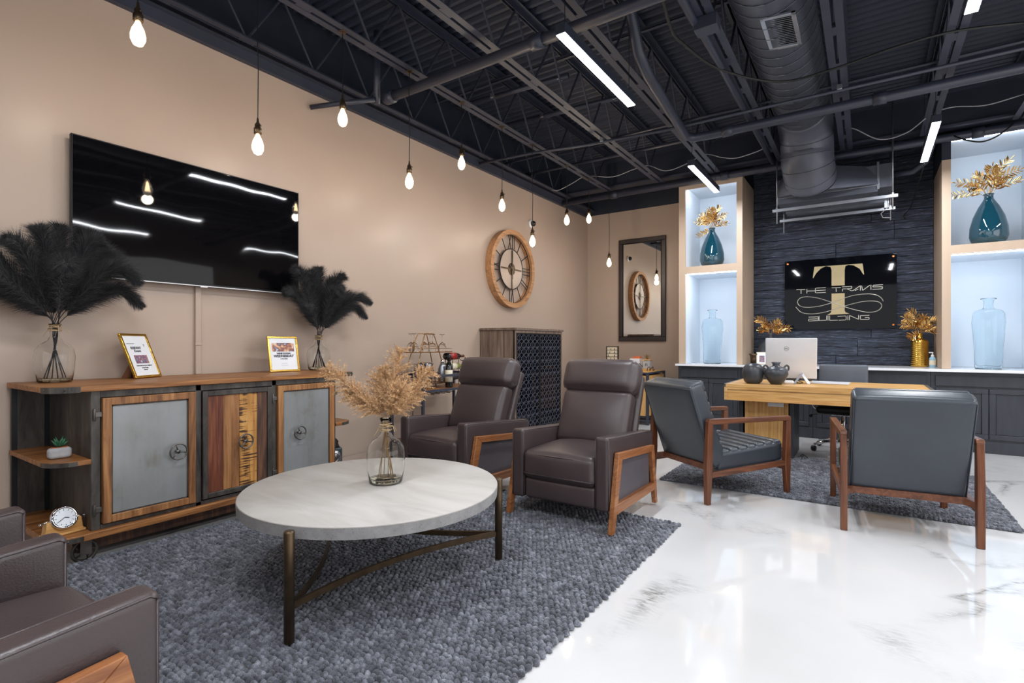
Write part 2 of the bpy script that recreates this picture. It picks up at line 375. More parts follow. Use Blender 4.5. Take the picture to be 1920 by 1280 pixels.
# ---------------------------------------------------------------- room shell
XL, XR, YB, YF, ZD = -4.15, 4.0, 8.54, -3.0, 4.08
fl = B(); fl.box(XL-0.1, XR+0.1, YF-0.1, YB+0.1, -0.12, 0); struct('floor', fl, M_floor)
b = B(); b.box(XL-0.12, XL, YF, YB, 0, 3.47); WL = struct('wall_left', b, M_wall)
b = B(); b.box(XL-0.12, XL, YF, YB, 3.47, 4.1); b.build('upper_band', M_blackpaint, WL)
b = B(); b.box(XL-0.12, XR+0.12, YB, YB+0.12, 0, 3.47); WB = struct('wall_back', b, M_wall)
b = B(); b.box(XL-0.12, XR+0.12, YB, YB+0.12, 3.47, 4.1); b.build('upper_band', M_blackpaint, WB)
b = B(); b.box(XR, XR+0.12, YF, YB, 0, 4.1); struct('wall_right', b, M_wall)
b = B(); b.box(XL-0.12, XR+0.12, YF-0.12, YF, 0, 4.1); struct('wall_front', b, M_wall)
# corrugated roof deck
b = B(); prof = []; y = YF
while y < YB:
    prof += [(y, 0.0), (y+0.03, 0.0), (y+0.05, 0.035), (y+0.08, 0.035)]; y += 0.1
prof.append((YB+0.1, 0)); n = len(prof)
vs = [(XL-0.1, p[0], ZD+p[1]) for p in prof]+[(XR+0.1, p[0], ZD+p[1]) for p in prof]
b.add(vs, [(i, i+1, n+i+1, n+i) for i in range(n-1)]); b.box(XL-0.1, XR+0.1, YF, YB, ZD+0.05, ZD+0.15)
struct('ceiling', b, M_deck)
# ledger angle along the top of the left wall and the painted seam beam
b = B(); b.box(XL+0.002, XL+0.05, YF, YB-0.002, 3.44, 3.56); b.box(XL+0.002, XL+0.16, YF, YB-0.002, 3.52, 3.545); b.build('trim_1', M_steelpaint, kind='structure')
b = B(); b.box(XL+0.01, -2.25, YB-0.02, YB-0.002, 0.002, 0.1); b.build('baseboard_back', M_wall, kind='structure')
b = B(); b.box(XL+0.002, XL+0.018, YF, YB-0.03, 0.002, 0.1); b.build('baseboard_left', M_wall, kind='structure')
# charred plank wall between the display niches: every plank its own piece
rng = random.Random(3); z = 0.905; k = 0
Mp = {}
while z < 3.75:
    cut = rng.choice([-0.75, -0.35, 0.05, 0.3, -0.1]); hgt = 0.118
    for a, c in ((-1.388, cut), (cut, 0.702)):
        d = rng.uniform(0, 0.009); b = B(); b.box(a+0.0015, c-0.0015, 8.446-d, YB-0.001, z+0.0015, z+hgt-0.0015)
        b.build('plank', M_char, WB, bev=0.003, bseg=1)
    z += hgt
# joists
ordn = ['first', 'second', 'third', 'fourth', 'fifth', 'sixth', 'seventh', 'eighth', 'ninth', 'tenth']
XJ = [-3.98, -3.25, -2.47, -1.71, -0.95, -0.20, 0.56, 1.32, 2.08, 2.84]
cb = B(); cb.box(-0.065, -0.012, YF, 7.46, 3.52, 3.526); cb.box(-0.018, -0.012, YF, 7.46, 3.526, 3.565)
cb.box(0.012, 0.065, YF, 7.46, 3.52, 3.526); cb.box(0.012, 0.018, YF, 7.46, 3.526, 3.565)
tb = B(); tb.box(-0.06, -0.012, YF, 7.46, 4.05, 4.056); tb.box(0.012, 0.06, YF, 7.46, 4.05, 4.056); tb.box(-0.018, -0.012, YF, 7.46, 4.0, 4.05); tb.box(0.012, 0.018, YF, 7.46, 4.0, 4.05)
fb = B(); fb.box(-0.012, 0.012, -0.06, 0.06, 3.522, 3.56)
ra = B(); ra.cyl((0, 0, 3.545), (0, 0.3, 4.03), 0.011, n=6); rb2 = B(); rb2.cyl((0, 0, 3.545), (0, -0.3, 4.03), 0.011, n=6)
pr = None
for i, x in enumerate(XJ):
    t = thing('roof_joist', 'dark painted open web roof joist, %s one out from the left wall' % ordn[i], 'joist', (x, 0, 0), group='open web roof joists')
    if i == 0:
        p = [cb.build('bottom_chord', M_steelpaint, t), tb.build('top_chord', M_steelpaint, t), fb.build('filler_plate', M_steelpaint, t), ra.build('web_rod', M_steelpaint, t), rb2.build('web_rod', M_steelpaint, t)]
        pr = p; p[2].location.y = p[3].location.y = p[4].location.y = 7.0
    else:
        for q in pr: c = q.copy(); C.objects.link(c); c.parent = t
    for yy in range(1, 12 if i < 8 else 1):
        for q in pr[2:]: c = q.copy(); C.objects.link(c); c.parent = t; c.location.y = 7.0-0.6*yy
# girder and pipes
def pipe(name, label, cat, pts, r, mat=M_pipe, n=12, extra=None, group=None):
    b = B(); b.tube(pts, r, n); t = thing(name, label, cat, group=group); b.build('pipe_run', mat, t, smooth=True)
    if extra: extra(t)
    return t
g = thing('roof_girder', 'dark painted steel girder the roof joists rest on, before the back wall', 'beam')
b = B(); b.box(XL+0.01, XR-0.01, 7.47, 7.62, 3.97, 4.02); b.build('top_flange', M_steelpaint, g)
b = B(); b.box(XL+0.01, XR-0.01, 7.54, 7.55, 3.6, 3.97); b.build('web_plate', M_blackpaint, g)
b = B(); b.box(XL+0.01, XR-0.01, 7.47, 7.62, 3.575, 3.6); b.build('bottom_flange', M_steelpaint, g)
def coup(xs, y, z, r, ax=0):
    def f(t):
        for x in xs:
            b = B(); b.cyl((x-0.05, y, z), (x+0.05, y, z), r, n=14); b.build('coupling', M_pipe, t, smooth=True)
    return f
pipe('sprinkler_pipe', 'long dark pipe crossing in front of the back wall, just under the girder', 'pipe', [(-4.1, 7.52, 3.47), (3.9, 7.52, 3.47)], 0.045, extra=coup([-3.2, -1.6, 1.0], 7.52, 3.47, 0.056))
pipe('sprinkler_pipe', 'thick dark main pipe crossing above the left ceiling light near the camera', 'pipe', [(-3.62, 3.28, 3.40), (3.9, 3.28, 3.40)], 0.042, extra=coup([-3.55, -2.0, 0.8], 3.28, 3.40, 0.054))
pipe('drop_pipe', 'dark upright pipe beside the left wall meeting the near main pipe', 'pipe', [(-3.68, 3.24, 3.36), (-3.68, 3.24, 4.02)], 0.03)
pipe('branch_pipe', 'thin dark branch pipe running from the near main to the beige wall', 'pipe', [(-3.66, 3.2, 3.38), (-3.9, 3.02, 3.34), (-4.12, 2.86, 3.3)], 0.022)
pipe('sprinkler_pipe', 'thick dark pipe crossing under the duct, bent toward the camera at its left end', 'pipe', [(-1.5, 3.4, 3.98), (-1.5, 3.8, 3.82), (-1.5, 4.0, 3.5), (-1.5, 4.2, 3.42), (-1.58, 5.4, 3.4), (-1.6, 5.66, 3.4), (-1.54, 5.75, 3.4), (-1.4, 5.77, 3.4), (3.9, 5.77, 3.4)], 0.046, extra=coup([-1.2, 0.1, 1.5], 5.77, 3.4, 0.056))
def straps(pts):
    def f(t):
        for p in pts:
            b = B(); b.box(p[0]-0.02, p[0]+0.02, p[1]-0.03, p[1]+0.03, p[2]-0.02, p[2]+0.03); b.build('pipe_clamp', M_galv, t, bev=0.004)
    return f
pipe('conduit', 'thin dark conduit crossing just in front of the pipe under the duct', 'conduit', [(-4.1, 5.3, 3.49), (-3.3, 5.3, 3.46), (-2.6, 5.42, 3.45), (-1.75, 5.5, 3.45), (3.9, 5.55, 3.45)], 0.016, extra=straps([(-2.46, 5.44, 3.47), (-0.2, 5.52, 3.47)]))
pipe('conduit', 'thin dark conduit running behind the front one, high between the joists', 'conduit', [(-4.1, 5.75, 3.6), (3.9, 5.75, 3.6)], 0.014)
pipe('conduit', 'pair-height dark conduit crossing the joists nearest the girder', 'conduit', [(-4.1, 6.35, 3.62), (3.9, 6.35, 3.62)], 0.022)
for yy, l in ((6.75, 'nearest the girder'), (4.5, 'in the middle of the room'), (2.2, 'nearest the camera')):
    b = B(); b.box(XL+0.02, XR-0.02, yy, yy+0.035, 3.967, 3.972); b.box(XL+0.02, XR-0.02, yy, yy+0.005, 3.967, 3.997)
    b.build('bridging_angle', M_steelpaint, label='dark bridging angle bar across the joists, '+l, cat='bar', group='bridging bars')
for (x0, x1, yy, l) in ((-3.9, -2.5, 4.62, 'nearer the camera'), (-3.7, -2.2, 5.35, 'farther from the camera')):
    pipe('branch_pipe', 'short dark sprinkler branch high above the hanging bulbs, '+l, 'pipe', [(x0, yy, 3.9), (x1, yy+0.08, 3.9)], 0.028, extra=straps([(x0+0.5, yy+0.02, 3.9), (x1-0.1, yy+0.08, 3.9)]))
t = pipe('conduit', 'dark conduit strapped along the fifth joist with a square junction box', 'conduit', [(-1.03, 1.0, 3.5), (-1.03, 3.8, 3.5), (-1.0, 4.0, 3.47), (-0.99, 7.4, 3.5)], 0.028)
b = B(); b.box(-1.03, -0.87, 3.84, 3.96, 3.43, 3.52); b.build('junction_box', M_steelpaint, t, bev=0.004)
# spiral duct, elbow, transition and hanging fan coil
d = thing('spiral_duct', 'large dark round spiral duct running toward the back wall and dropping to the fan coil', 'duct')
cx, cz, r = -0.58, 3.76, 0.262
b = B(); b.tube([(cx, y, cz) for y in (-2.9, 0, 3, 6.5)], r, 40); b.build('duct_run', M_duct, d, smooth=True)
for k in range(38):
    y = 0.4+k*0.16; b = B(); R = r+0.004
    b.tube([(cx+math.sin(a)*R, y+a/(2*PI)*0.16, cz-math.cos(a)*R) for a in [2*PI*i/28 for i in range(29)]], 0.005, 4)
    if y < 6.3: b.build('spiral_seam', M_duct, d, smooth=True)
pth = spl([(cx, 6.45, cz), (cx, 6.62, cz-0.01), (cx, 6.86, cz-0.09), (cx, 7.0, cz-0.26), (cx, 7.04, cz-0.4), (cx+0.01, 7.12, cz-0.52), (cx+0.02, 7.24, cz-0.6)], 4)
b = B(); b.tube(pth, r+0.012, 40); b.build('elbow', M_duct, d, smooth=True)
for k in (10, 15, 18, 21, 23):
    t_ = (pth[k+1]-pth[k-1]).normalized(); b = B(); b.m = T(*pth[k]) @ t_.to_track_quat('Z', 'Y').to_matrix().to_4x4(); b.ring((0, 0, 0), r+0.013, 0.006, 'z', 40, 6); b.build('seam_ring', M_duct, d, smooth=True)
f = thing('fan_coil_unit', 'dark sheet metal fan coil box hanging before the charred plank wall', 'air unit')
b = B(); n = 32; ci = []; t_ = (pth[-1]-pth[-3]).normalized(); mt = T(*pth[-1]) @ Matrix((Vector((1, 0, 0)), t_.cross(Vector((1, 0, 0))), t_)).transposed().to_4x4()
rect = []
for i in range(n):
    a = 2*PI*i/n; p = mt @ Vector((math.cos(a)*(r+0.01), math.sin(a)*(r+0.01), 0)); ci.append(tuple(p))
    u, v = math.cos(a), math.sin(a); s = max(abs(u), abs(v)); u /= s; v /= s
    sg_ = 1 if mt.to_3x3()[2][1] > 0 else -1
    rect.append((-0.42+u*0.53, 7.52+0.04*v*sg_, 3.175+v*sg_*0.115))
b.add(ci+rect, [(i, (i+1) % n, n+(i+1) % n, n+i) for i in range(n)]); b.build('transition', M_duct, f, auto=30)
b = B(); b.box(-0.95, 0.11, 7.5, 8.3, 2.975, 3.29); b.box(0.11, 0.25, 7.52, 8.3, 3.02, 3.3); b.build('housing', M_duct, f, bev=0.006)
b = B(); b.box(-0.9, 0.2, 7.9, 8.35, 2.93, 3.0); b.build('drain_pan', M_duct, f, bev=0.005)
b = B(); b.box(0.1, 0.125, 7.49, 7.53, 3.0, 3.32); b.box(-0.95, 0.12, 7.488, 7.5, 3.045, 3.06); b.build('seam_strip', M_galv, f, bev=0.002)
b = B(); b.box(0.17, 0.22, 7.5, 7.56, 2.77, 2.9); b.build('junction_box', M_galv, f, bev=0.004)
pipe('refrigerant_pipe', 'curved dark insulated pipe leaving the right end of the fan coil box', 'pipe', [(0.25, 7.7, 3.2), (0.45, 7.7, 3.2), (0.56, 7.62, 3.27), (0.6, 7.5, 3.4), (0.6, 7.45, 3.6)], 0.035)
pipe('drain_wire', 'thin pale wire curling down from the fan coil box', 'wire', [(0.2, 7.5, 2.88), (0.21, 7.5, 2.78), (0.14, 7.55, 2.72), (0.16, 7.6, 2.68), (0.24, 7.62, 2.67)], 0.005, M_greycable, 6)
for yy, l, x0, x1 in ((7.45, 'nearer', -1.0, 0.3), (8.12, 'farther', -1.0, 0.3)):
    s = thing('strut_bar', 'galvanised strut bar under the fan coil box, the %s of the two' % l, 'strut bar', group='struts under the fan coil')
    b = B(); b.box(x0, x1, yy-0.02, yy+0.02, 2.868, 2.906); b.build('channel', M_galv, s, bev=0.003)
    for x in (x0+0.05, x1-0.05):
        b = B(); b.cyl((x, yy, 2.72 if x < 0 else 2.74), (x, yy, 3.97), 0.008, n=8); b.build('threaded_rod', M_galv, s, smooth=True)
        b = B(); b.cyl((x, yy, 2.906), (x, yy, 2.925), 0.016, n=6); b.build('nut', M_galv, s)
gr = thing('air_grille', 'pale square louvred grille on the underside of the spiral duct', 'vent', (-0.52, 4.33, 3.497)); gr.rotation_euler.y = 0.12
b = B()
for s_ in (-1, 1): b.box(-0.115, 0.115, s_*0.225-0.015, s_*0.225+0.015, -0.012, 0.006); b.box(s_*0.1-0.015, s_*0.1+0.015, -0.24, 0.24, -0.012, 0.006)
b.build('frame', M_galv, gr, bev=0.003)
b = B(); b.box(-0.1, 0.1, -0.22, 0.22, 0.01, 0.012); b.build('backing', M_black, gr)
sl = B(); sl.m = RX(0.6); sl.box(-0.09, 0.09, -0.007, 0.007, -0.001, 0.001)
for k in range(17):
    if k == 0: s0 = sl.build('slat', M_galv, gr); s0.location.y = -0.2
    else: c = s0.copy(); C.objects.link(c); c.location.y = -0.2+k*0.025
# cables
def cable(label, pts, r, mat, name='cable', group=None):
    b = B(); b.tube(spl(pts), r, 6); return b.build(name, mat, smooth=True, label=label, cat='cable', group=group)
cable('thick black cable looping below the spiral duct across the joists', [(-1.12, 3.4, 3.5), (-1.16, 3.73, 3.45), (-1.15, 3.98, 3.45), (-1.0, 4.54, 3.45), (-0.63, 5.04, 3.45), (-0.24, 5.06, 3.45), (0.19, 5.02, 3.48), (0.54, 5.05, 3.5), (0.94, 5.2, 3.5)], 0.011, M_blackcable)
cable('white cable swagging below the first three joists near the back', [(-4.0, 6.9, 3.55), (-3.85, 6.9, 3.494), (-3.6, 6.9, 3.56), (-3.4, 6.9, 3.63), (-3.25, 6.9, 3.60), (-2.95, 6.9, 3.54), (-2.64, 6.9, 3.59), (-2.45, 6.9, 3.60), (-2.2, 6.9, 3.483), (-1.92, 6.9, 3.53), (-1.71, 6.9, 3.6), (-1.5, 6.9, 3.52), (-1.335, 6.9, 3.48), (-1.1, 6.9, 3.51), (-0.95, 6.9, 3.56)], 0.006, M_greycable)
cable('white cable swagging right of the spiral duct toward the right niche', [(-0.2, 6.9, 3.59), (-0.1, 6.9, 3.55), (0.12, 6.9, 3.39), (0.35, 6.9, 3.41), (0.55, 6.9, 3.55), (0.72, 6.9, 3.585), (0.98, 6.9, 3.54), (1.3, 6.9, 3.58), (1.7, 6.9, 3.6)], 0.006, M_greycable)
cable('black cable drooping across the top of the right niche', [(0.78, 7.5, 3.49), (0.84, 7.44, 3.42), (0.92, 7.4, 3.36), (1.02, 7.4, 3.33), (1.13, 7.4, 3.36), (1.24, 7.44, 3.45), (1.28, 7.5, 3.5)], 0.008, M_blackcable)
cable('thin wire curling from the light down to the charred planks', [(0.52, 7.2, 3.14), (0.5, 7.6, 3.05), (0.46, 8.2, 2.9), (0.40, 8.42, 2.84), (0.42, 8.42, 2.79)], 0.005, M_blackcable)
# linear ceiling lights
def led(x, y, label, pw=40):
    t = thing('linear_light', label, 'ceiling light', (x, y, 3.15), group='linear ceiling lights')
    b = B(); b.box(-0.036, 0.036, -0.61, 0.61, 0.004, 0.07); b.build('housing', M_blackpaint, t, bev=0.003)
    b = B(); b.box(-0.031, 0.031, -0.605, 0.605, -0.002, 0.004); b.build('diffuser', M_led, t)
    for s_ in (-1, 1):
        b = B(); b.cyl((0, s_*0.55, 0.07), (0.0, s_*0.55, 0.83), 0.0025, n=5); b.build('suspension_wire', M_blackcable, t)
    l = bpy.data.lights.new('lamp_light', 'AREA'); l.shape = 'RECTANGLE'; l.size = 0.06; l.size_y = 1.2; l.energy = pw; l.color = (0.93, 0.96, 1)
    o = bpy.data.objects.new('lamp_light', l); C.objects.link(o); o.parent = t; o.location = (0, 0, -0.006)
led(-1.61, 3.53, 'lit white linear light hanging high, biggest one, left of the spiral duct')
led(-1.61, 6.5, 'lit white linear light overlapping the top of the left niche')
led(0.515, 6.57, 'lit white linear light hanging beside the right niche')
led(0.515, 3.5, 'lit white linear light at the upper right, cut off by the picture top')
led(-1.61, 0.4, 'lit linear light above and behind the camera on the left', 48)
led(0.515, 0.4, 'lit linear light above the camera', 48)
led(2.6, 3.5, 'lit linear light out on the right of the room', 48)
led(2.6, 6.5, 'lit linear light far right above the counter', 40)
led(2.6, 0.4, 'lit linear light behind the camera on the right', 48)
# hanging bulbs
def bulb_lamp(y, z, label, proto=None):
    t = thing('pendant_bulb', label, 'pendant light', (-3.25, y, z), group='bare pendant bulbs along the left wall')
    if proto:
        for q in [k_ for k_ in proto.children if k_.name.split('.')[0] in ('bulb_glass', 'socket')]:
            c = q.copy(); C.objects.link(c); c.parent = t
            for g_ in q.children: d_ = g_.copy(); C.objects.link(d_); d_.parent = c
    else:
        b = B(); b.lathe([(0.012, 0.065), (0.016, 0.05), (0.03, 0.02), (0.037, -0.01), (0.036, -0.035), (0.024, -0.062), (0.005, -0.072)], 20)
        g_ = b.build('bulb_glass', M_bulbglass, t, smooth=True)
        b = B()
        for k in range(6):
            a = k*PI/3; b.cyl((math.cos(a)*0.007, math.sin(a)*0.007, 0.04), (math.cos(a)*0.019, math.sin(a)*0.019, -0.035), 0.0028, n=6)
        b.lathe([(0.004, 0.05), (0.007, 0.0), (0.004, -0.03)], 8); b.build('filament', M_glow, g_)
        b = B(); b.lathe([(0.02, 0.062), (0.024, 0.066), (0.024, 0.1), (0.018, 0.105), (0.018, 0.125), (0.008, 0.14), (0.006, 0.165), (0.003, 0.17)], 16)
        b.cyl((0.02, 0, 0.11), (0.038, 0, 0.11), 0.004, n=8); b.build('socket', M_bronze, t, smooth=True)
    b = B(); L = 3.535-z; b.tube([(0, 0, 0.165), (0.003, 0.002, 0.165+L*0.3), (-0.002, -0.002, 0.165+(L-0.165)*0.6), (0, 0, L)], 0.0035, 6); b.build('cord', M_blackcable, t)
    b = B(); b.lathe([(0.03, L-0.018), (0.03, L-0.016), (0.006, L-0.03)][::-1], 14); b.build('canopy', M_bronze, t, smooth=True)
    l = bpy.data.lights.new('bulb_light', 'POINT'); l.energy = 6.2; l.shadow_soft_size = 0.04; l.color = (1, 0.87, 0.72)
    o = bpy.data.objects.new('bulb_light', l); C.objects.link(o); o.parent = t; o.location = (0, 0, -0.1)
    return t
bp = None
for y, z, l in ((1.20, 2.855, 'nearest the camera, top left of the picture'), (1.87, 2.47, 'low one right above the television'), (2.53, 2.88, 'high one just right of the television'), (3.22, 2.585, 'low one between television and wall clock'), (3.92, 2.94, 'high one against the ceiling edge left of the clock'), (4.60, 2.68, 'one just above the clock on the left'), (5.22, 2.395, 'lowest one, just right of the clock'), (6.07, 2.81, 'left one of the close pair near the far corner'), (6.73, 2.96, 'right one of the close pair near the far corner'), (7.43, 2.43, 'farthest one, hanging left of the tall mirror')):
    t = bulb_lamp(y, z, 'lit clear bulb, '+l, bp); bp = bp or t

# ---------------------------------------------------------------- display niches
def niche(x0, x1, o0, o1, label, topz, cap=False):
    t = thing('display_niche', label, 'shelving', ((x0+x1)/2, 7.6, 0.9)); m = (x0+x1)/2
    zt = topz-0.9
    for a, c in ((x0, o0), (o1, x1)):
        b = B(); b.box(a-m, c-m, 0, 0.03, 0.002, zt); b.build('face_stile', M_tan, t)
        b = B(); b.box(a-m, a-m+0.012, 0.03, 0.935, 0.002, zt) if a == x0 else b.box(c-m-0.012, c-m, 0.03, 0.935, 0.002, zt); b.build('side_panel', M_tan, t)
    b = B(); b.box(o0-0.004-m, o0-m+0.0, 0.03, 0.82, 0.002, zt-0.05); b.box(o1-m, o1+0.004-m, 0.03, 0.82, 0.002, zt-0.05); b.build('inner_lining', M_nichein, t)
    b = B(); b.box(o0-m, o1-m, 0.8, 0.82, 0.002, zt-0.05); b.build('back_panel', M_nichein, t)
    b = B(); b.box(o0-m, o1-m, 0.0, 0.8, 1.29, 1.385); b.build('shelf_front', M_tan, t)
    b = B(); b.box(o0-m, o1-m, 0.03, 0.8, 1.284, 1.2895); b.build('shelf_underside', M_nichein, t)
    b = B(); b.box(x0-m, x1-m, 0.0, 0.935, zt-0.02, zt); b.box(o0-m, o1-m, 0, 0.03, zt-0.02-(0.08 if not cap else 0.0), zt-0.02); b.build('top_panel', M_tan if not cap else M_blackpaint, t)
    b = B(); b.box(o0-m, o1-m, 0.03, 0.82, zt-0.055, zt-0.021); b.build('ceiling_panel', M_nichein, t)
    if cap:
        b = B(); b.box(x0-m-0.001, o0-m+0.0005, -0.001, 0.9, 2.35, zt-0.001); b.build('painted_shade_band', M_blackpaint, t)  # shading on the upper stile, put into the colour as a dark band
    for zz in (1.275, zt-0.065):
        b = B(); b.box(o0-m+0.01, o1-m-0.01, 0.035, 0.05, zz, zz+0.008); b.build('light_strip', M_led, t)
        l = bpy.data.lights.new('strip_light', 'AREA'); l.shape = 'RECTANGLE'; l.size = o1-o0-0.06; l.size_y = 0.05; l.energy = 3.0; l.color = (0.74, 0.86, 1)
        o = bpy.data.objects.new('strip_light', l); C.objects.link(o); o.parent = t; o.location = (0, 0.06, zz-0.006); o.rotation_euler = (0.5, 0, 0)
    return t
niche(-2.242, -1.389, -2.151, -1.464, 'tall tan display niche with two lit cubbies, left of the charred plank wall', 3.49)
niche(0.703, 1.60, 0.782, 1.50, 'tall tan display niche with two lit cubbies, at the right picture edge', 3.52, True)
# counter and base cabinets
b = B(); b.box(-2.265, 3.5, 7.49, 8.43, 0.872, 0.9); ct = b.build('countertop', M_quartz, label='long white quartz countertop along the back wall', cat='countertop', bev=0.003)
def shaker(b_name, t, x0, x1, z0, z1, y=-0.0):
    b = B(); fr = 0.055
    b.box(x0, x1, y-0.02, y, z0, z0+fr); b.box(x0, x1, y-0.02, y, z1-fr, z1); b.box(x0, x0+fr, y-0.02, y, z0+fr, z1-fr); b.box(x1-fr, x1, y-0.02, y, z0+fr, z1-fr)
    b.box(x0+fr, x1-fr, y-0.008, y-0.001, z0+fr, z1-fr)
    return b.build(b_name, M_cab, t, bev=0.004, bseg=1)
def cabinet(x0, x1, doors, label):
    t = thing('base_cabinet', label, 'cabinet', (x0, 7.56, 0)); W = x1-x0
    b = B(); b.box(0.001, W-0.001, 0, 0.86, 0.1, 0.869); b.build('body', M_cab, t)
    b = B(); b.box(0.001, W-0.001, 0.05, 0.86, 0.001, 0.1); b.box(0.001, W-0.001, -0.012, 0.05, 0.001, 0.13); b.build('plinth', M_cab, t, bev=0.003)
    b = B(); b.box(0.04, W-0.04, -0.02, -0.001, 0.715, 0.83); b.box(0.04, W-0.04, -0.026, -0.02, 0.82, 0.83); b.build('drawer', M_cab, t, bev=0.005)
    dw = (W-0.08)/doors
    for k in range(doors): shaker('door', t, 0.04+k*dw+0.003, 0.04+(k+1)*dw-0.003, 0.15, 0.695)
for a in ((-2.24, -1.40, 2, 'charcoal base cabinet at the far left end of the counter'), (-1.398, -0.56, 2, 'charcoal base cabinet behind the desk vases'), (-0.558, -0.10, 1, 'narrow charcoal base cabinet behind the office chair'), (-0.098, 0.60, 2, 'charcoal base cabinet right of the office chair'), (0.602, 1.58, 2, 'charcoal base cabinet under the right niche'), (1.582, 2.45, 2, 'charcoal base cabinet past the right picture edge')):
    cabinet(*a)
# ================================================================ furniture
def LB(t):
    "builder that takes world coordinates for a thing placed with location and z rotation only"
    b = B(); b.m = (T(*t.location) @ RZ(t.rotation_euler.z)).inverted(); return b
# ---- console cabinet against the left wall
XC = -3.42
con = thing('console_cabinet', 'long industrial console cabinet of reclaimed wood and aged steel under the television', 'cabinet', (-3.78, 1.83, 0))
def corner_outline(x0, x1, y0, y1, r):
    return [(x0, y0)]+[(x1-r+math.sin(a)*r, y0+r-math.cos(a)*r) for a in [PI/2*i/5 for i in range(6)]]+[(x1-r+math.cos(a)*r, y1-r+math.sin(a)*r) for a in [PI/2*i/5 for i in range(6)]]+[(x0, y1)]
b = LB(con); b.prism(corner_outline(-4.13, XC+0.005, 0.865, 2.80, 0.1), 0.927, 0.957); b.build('worktop', M_consolewood, con, bev=0.003)
b = LB(con); b.prism(corner_outline(-4.13, XC+0.02, 0.875, 2.79, 0.1), 0.142, 0.178); b.build('bottom_board', M_consolewood, con, bev=0.003)
for nm, z0, z1, e in (('corner_bracket', 0.924, 0.958, 0.006), ('corner_bracket', 0.146, 0.172, 0.021)):
    for s in (0, 1):
        o = corner_outline(-4.13, XC+e, 0.865+(e > 0.01)*0.01-0.001, 2.80+0.001-(e > 0.01)*0.01, 0.1)
        pts = o[1:7] if s == 0 else o[7:13]; ext = (XC+e, pts[-1][1]+0.035) if s == 0 else (XC+e, pts[0][1]-0.035)
        pts = pts+[ext] if s == 0 else [ext]+pts
        b = LB(con); b.tube([(p[0]+0.001, p[1], (z0+z1)/2) for p in pts], 1, 4, flat=(0.003, (z1-z0)/2*1.3))
        for p in (pts[1], pts[4]): b.sphere((p[0]+0.003, p[1], (z0+z1)/2), 0.006, 8, 5)
        b.build(nm, M_dsteel, con)
b = LB(con); b.box(-4.12, -3.46, 1.05, 1.056, 0.178, 0.927); b.box(-4.12, -3.46, 2.6, 2.606, 0.178, 0.927); b.box(-4.125, -4.12, 0.88, 2.78, 0.178, 0.927); b.box(-3.475, -3.465, 1.056, 2.6, 0.178, 0.927); b.build('steel_body', M_dsteel, con)
b = LB(con)
for y in (0.878, 2.762): b.box(-4.12, -4.095, y, y+0.025, 0.178, 0.927)
b.box(-4.12, -4.10, 1.03, 1.05, 0.178, 0.927); b.build('post', M_black, con)
fr = LB(con)
for y0, y1 in ((1.05, 1.092), (1.577, 1.61), (2.078, 2.11), (2.588, 2.606)): fr.box(-3.465, -3.435, y0, y1, 0.178, 0.927)
fr.box(-3.465, -3.435, 1.092, 2.588, 0.89, 0.927); fr.box(-3.465, -3.435, 1.092, 2.588, 0.178, 0.2); fr.build('face_frame', M_dsteel, con, bev=0.002)
def handwheel(par, y, z):
    b = LB(con); b.ring((-3.39, y, z), 0.046, 0.0048, 'x', 32, 8); b.cyl((-3.425, y, z), (-3.398, y, z), 0.008, n=10); b.cyl((-3.4, y, z), (-3.393, y, z), 0.013, n=12)
    for k in range(3):
        a = PI/2+k*2*PI/3+0.3; b.tube([(-3.398, y, z), (-3.395, y+math.cos(a)*0.025, z+math.sin(a)*0.025), (-3.39, y+math.cos(a)*0.046, z+math.sin(a)*0.046)], 0.0042, 6)
    b.build('wheel_handle', M_dullmetal, par, smooth=True)
def zincdoor(y0, y1, z0, z1, hy):
    b = LB(con); w_ = 0.04; x0, x1 = -3.45, -3.415
    b.box(x0, x1, y0, y0+w_, z0, z1); b.box(x0, x1, y1-w_, y1, z0, z1); b.box(x0, x1-0.001, y0+w_, y1-w_, z0, z0+w_); b.box(x0, x1-0.001, y0+w_, y1-w_, z1-w_, z1)
    d_ = b.build('door', M_consolev, con, bev=0.003)
    b = LB(con); b.box(-3.44, -3.428, y0+w_, y1-w_, z0+w_, z1-w_); b.build('zinc_panel', M_zinc, d_)
    b = LB(con)
    for q in (0.008,): 
        b.box(-3.429, -3.426, y0+w_, y0+w_+q, z0+w_, z1-w_); b.box(-3.429, -3.426, y1-w_-q, y1-w_, z0+w_, z1-w_); b.box(-3.429, -3.426, y0+w_, y1-w_, z0+w_, z0+w_+q); b.box(-3.429, -3.426, y0+w_, y1-w_, z1-w_-q, z1-w_)
    b.build('panel_bead', M_dsteel, d_); handwheel(d_, hy, 0.54)
    return d_
zincdoor(1.098, 1.571, 0.206, 0.887, 1.462); zincdoor(2.116, 2.583, 0.206, 0.887, 2.27)
b = LB(con); x0, x1 = -3.45, -3.42; y0, y1, z0, z1 = 1.614, 2.072, 0.21, 0.885; w_ = 0.032
b.box(x0, x1, y0, y0+w_, z0, z1); b.box(x0, x1, y1-w_, y1, z0, z1); b.box(x0, x1-0.001, y0+w_, y1-w_, z0, z0+w_); b.box(x0, x1-0.001, y0+w_, y1-w_, z1-w_, z1)
dm = b.build('door', M_dsteel, con, bev=0.003); dm['label'] = 'middle door of mixed wooden planks in a steel frame'
for a, c, mt in ((1.646, 1.742, M_plankA), (1.742, 1.848, M_consolev), (1.848, 1.968, M_plankB), (1.968, 2.04, M_plankC)):
    b = LB(con); b.box(-3.448, -3.430, a+0.0008, c-0.0008, z0+w_, z1-w_); b.build('plank', mt, dm, bev=0.0015, bseg=1)
handwheel(dm, 1.872, 0.54)
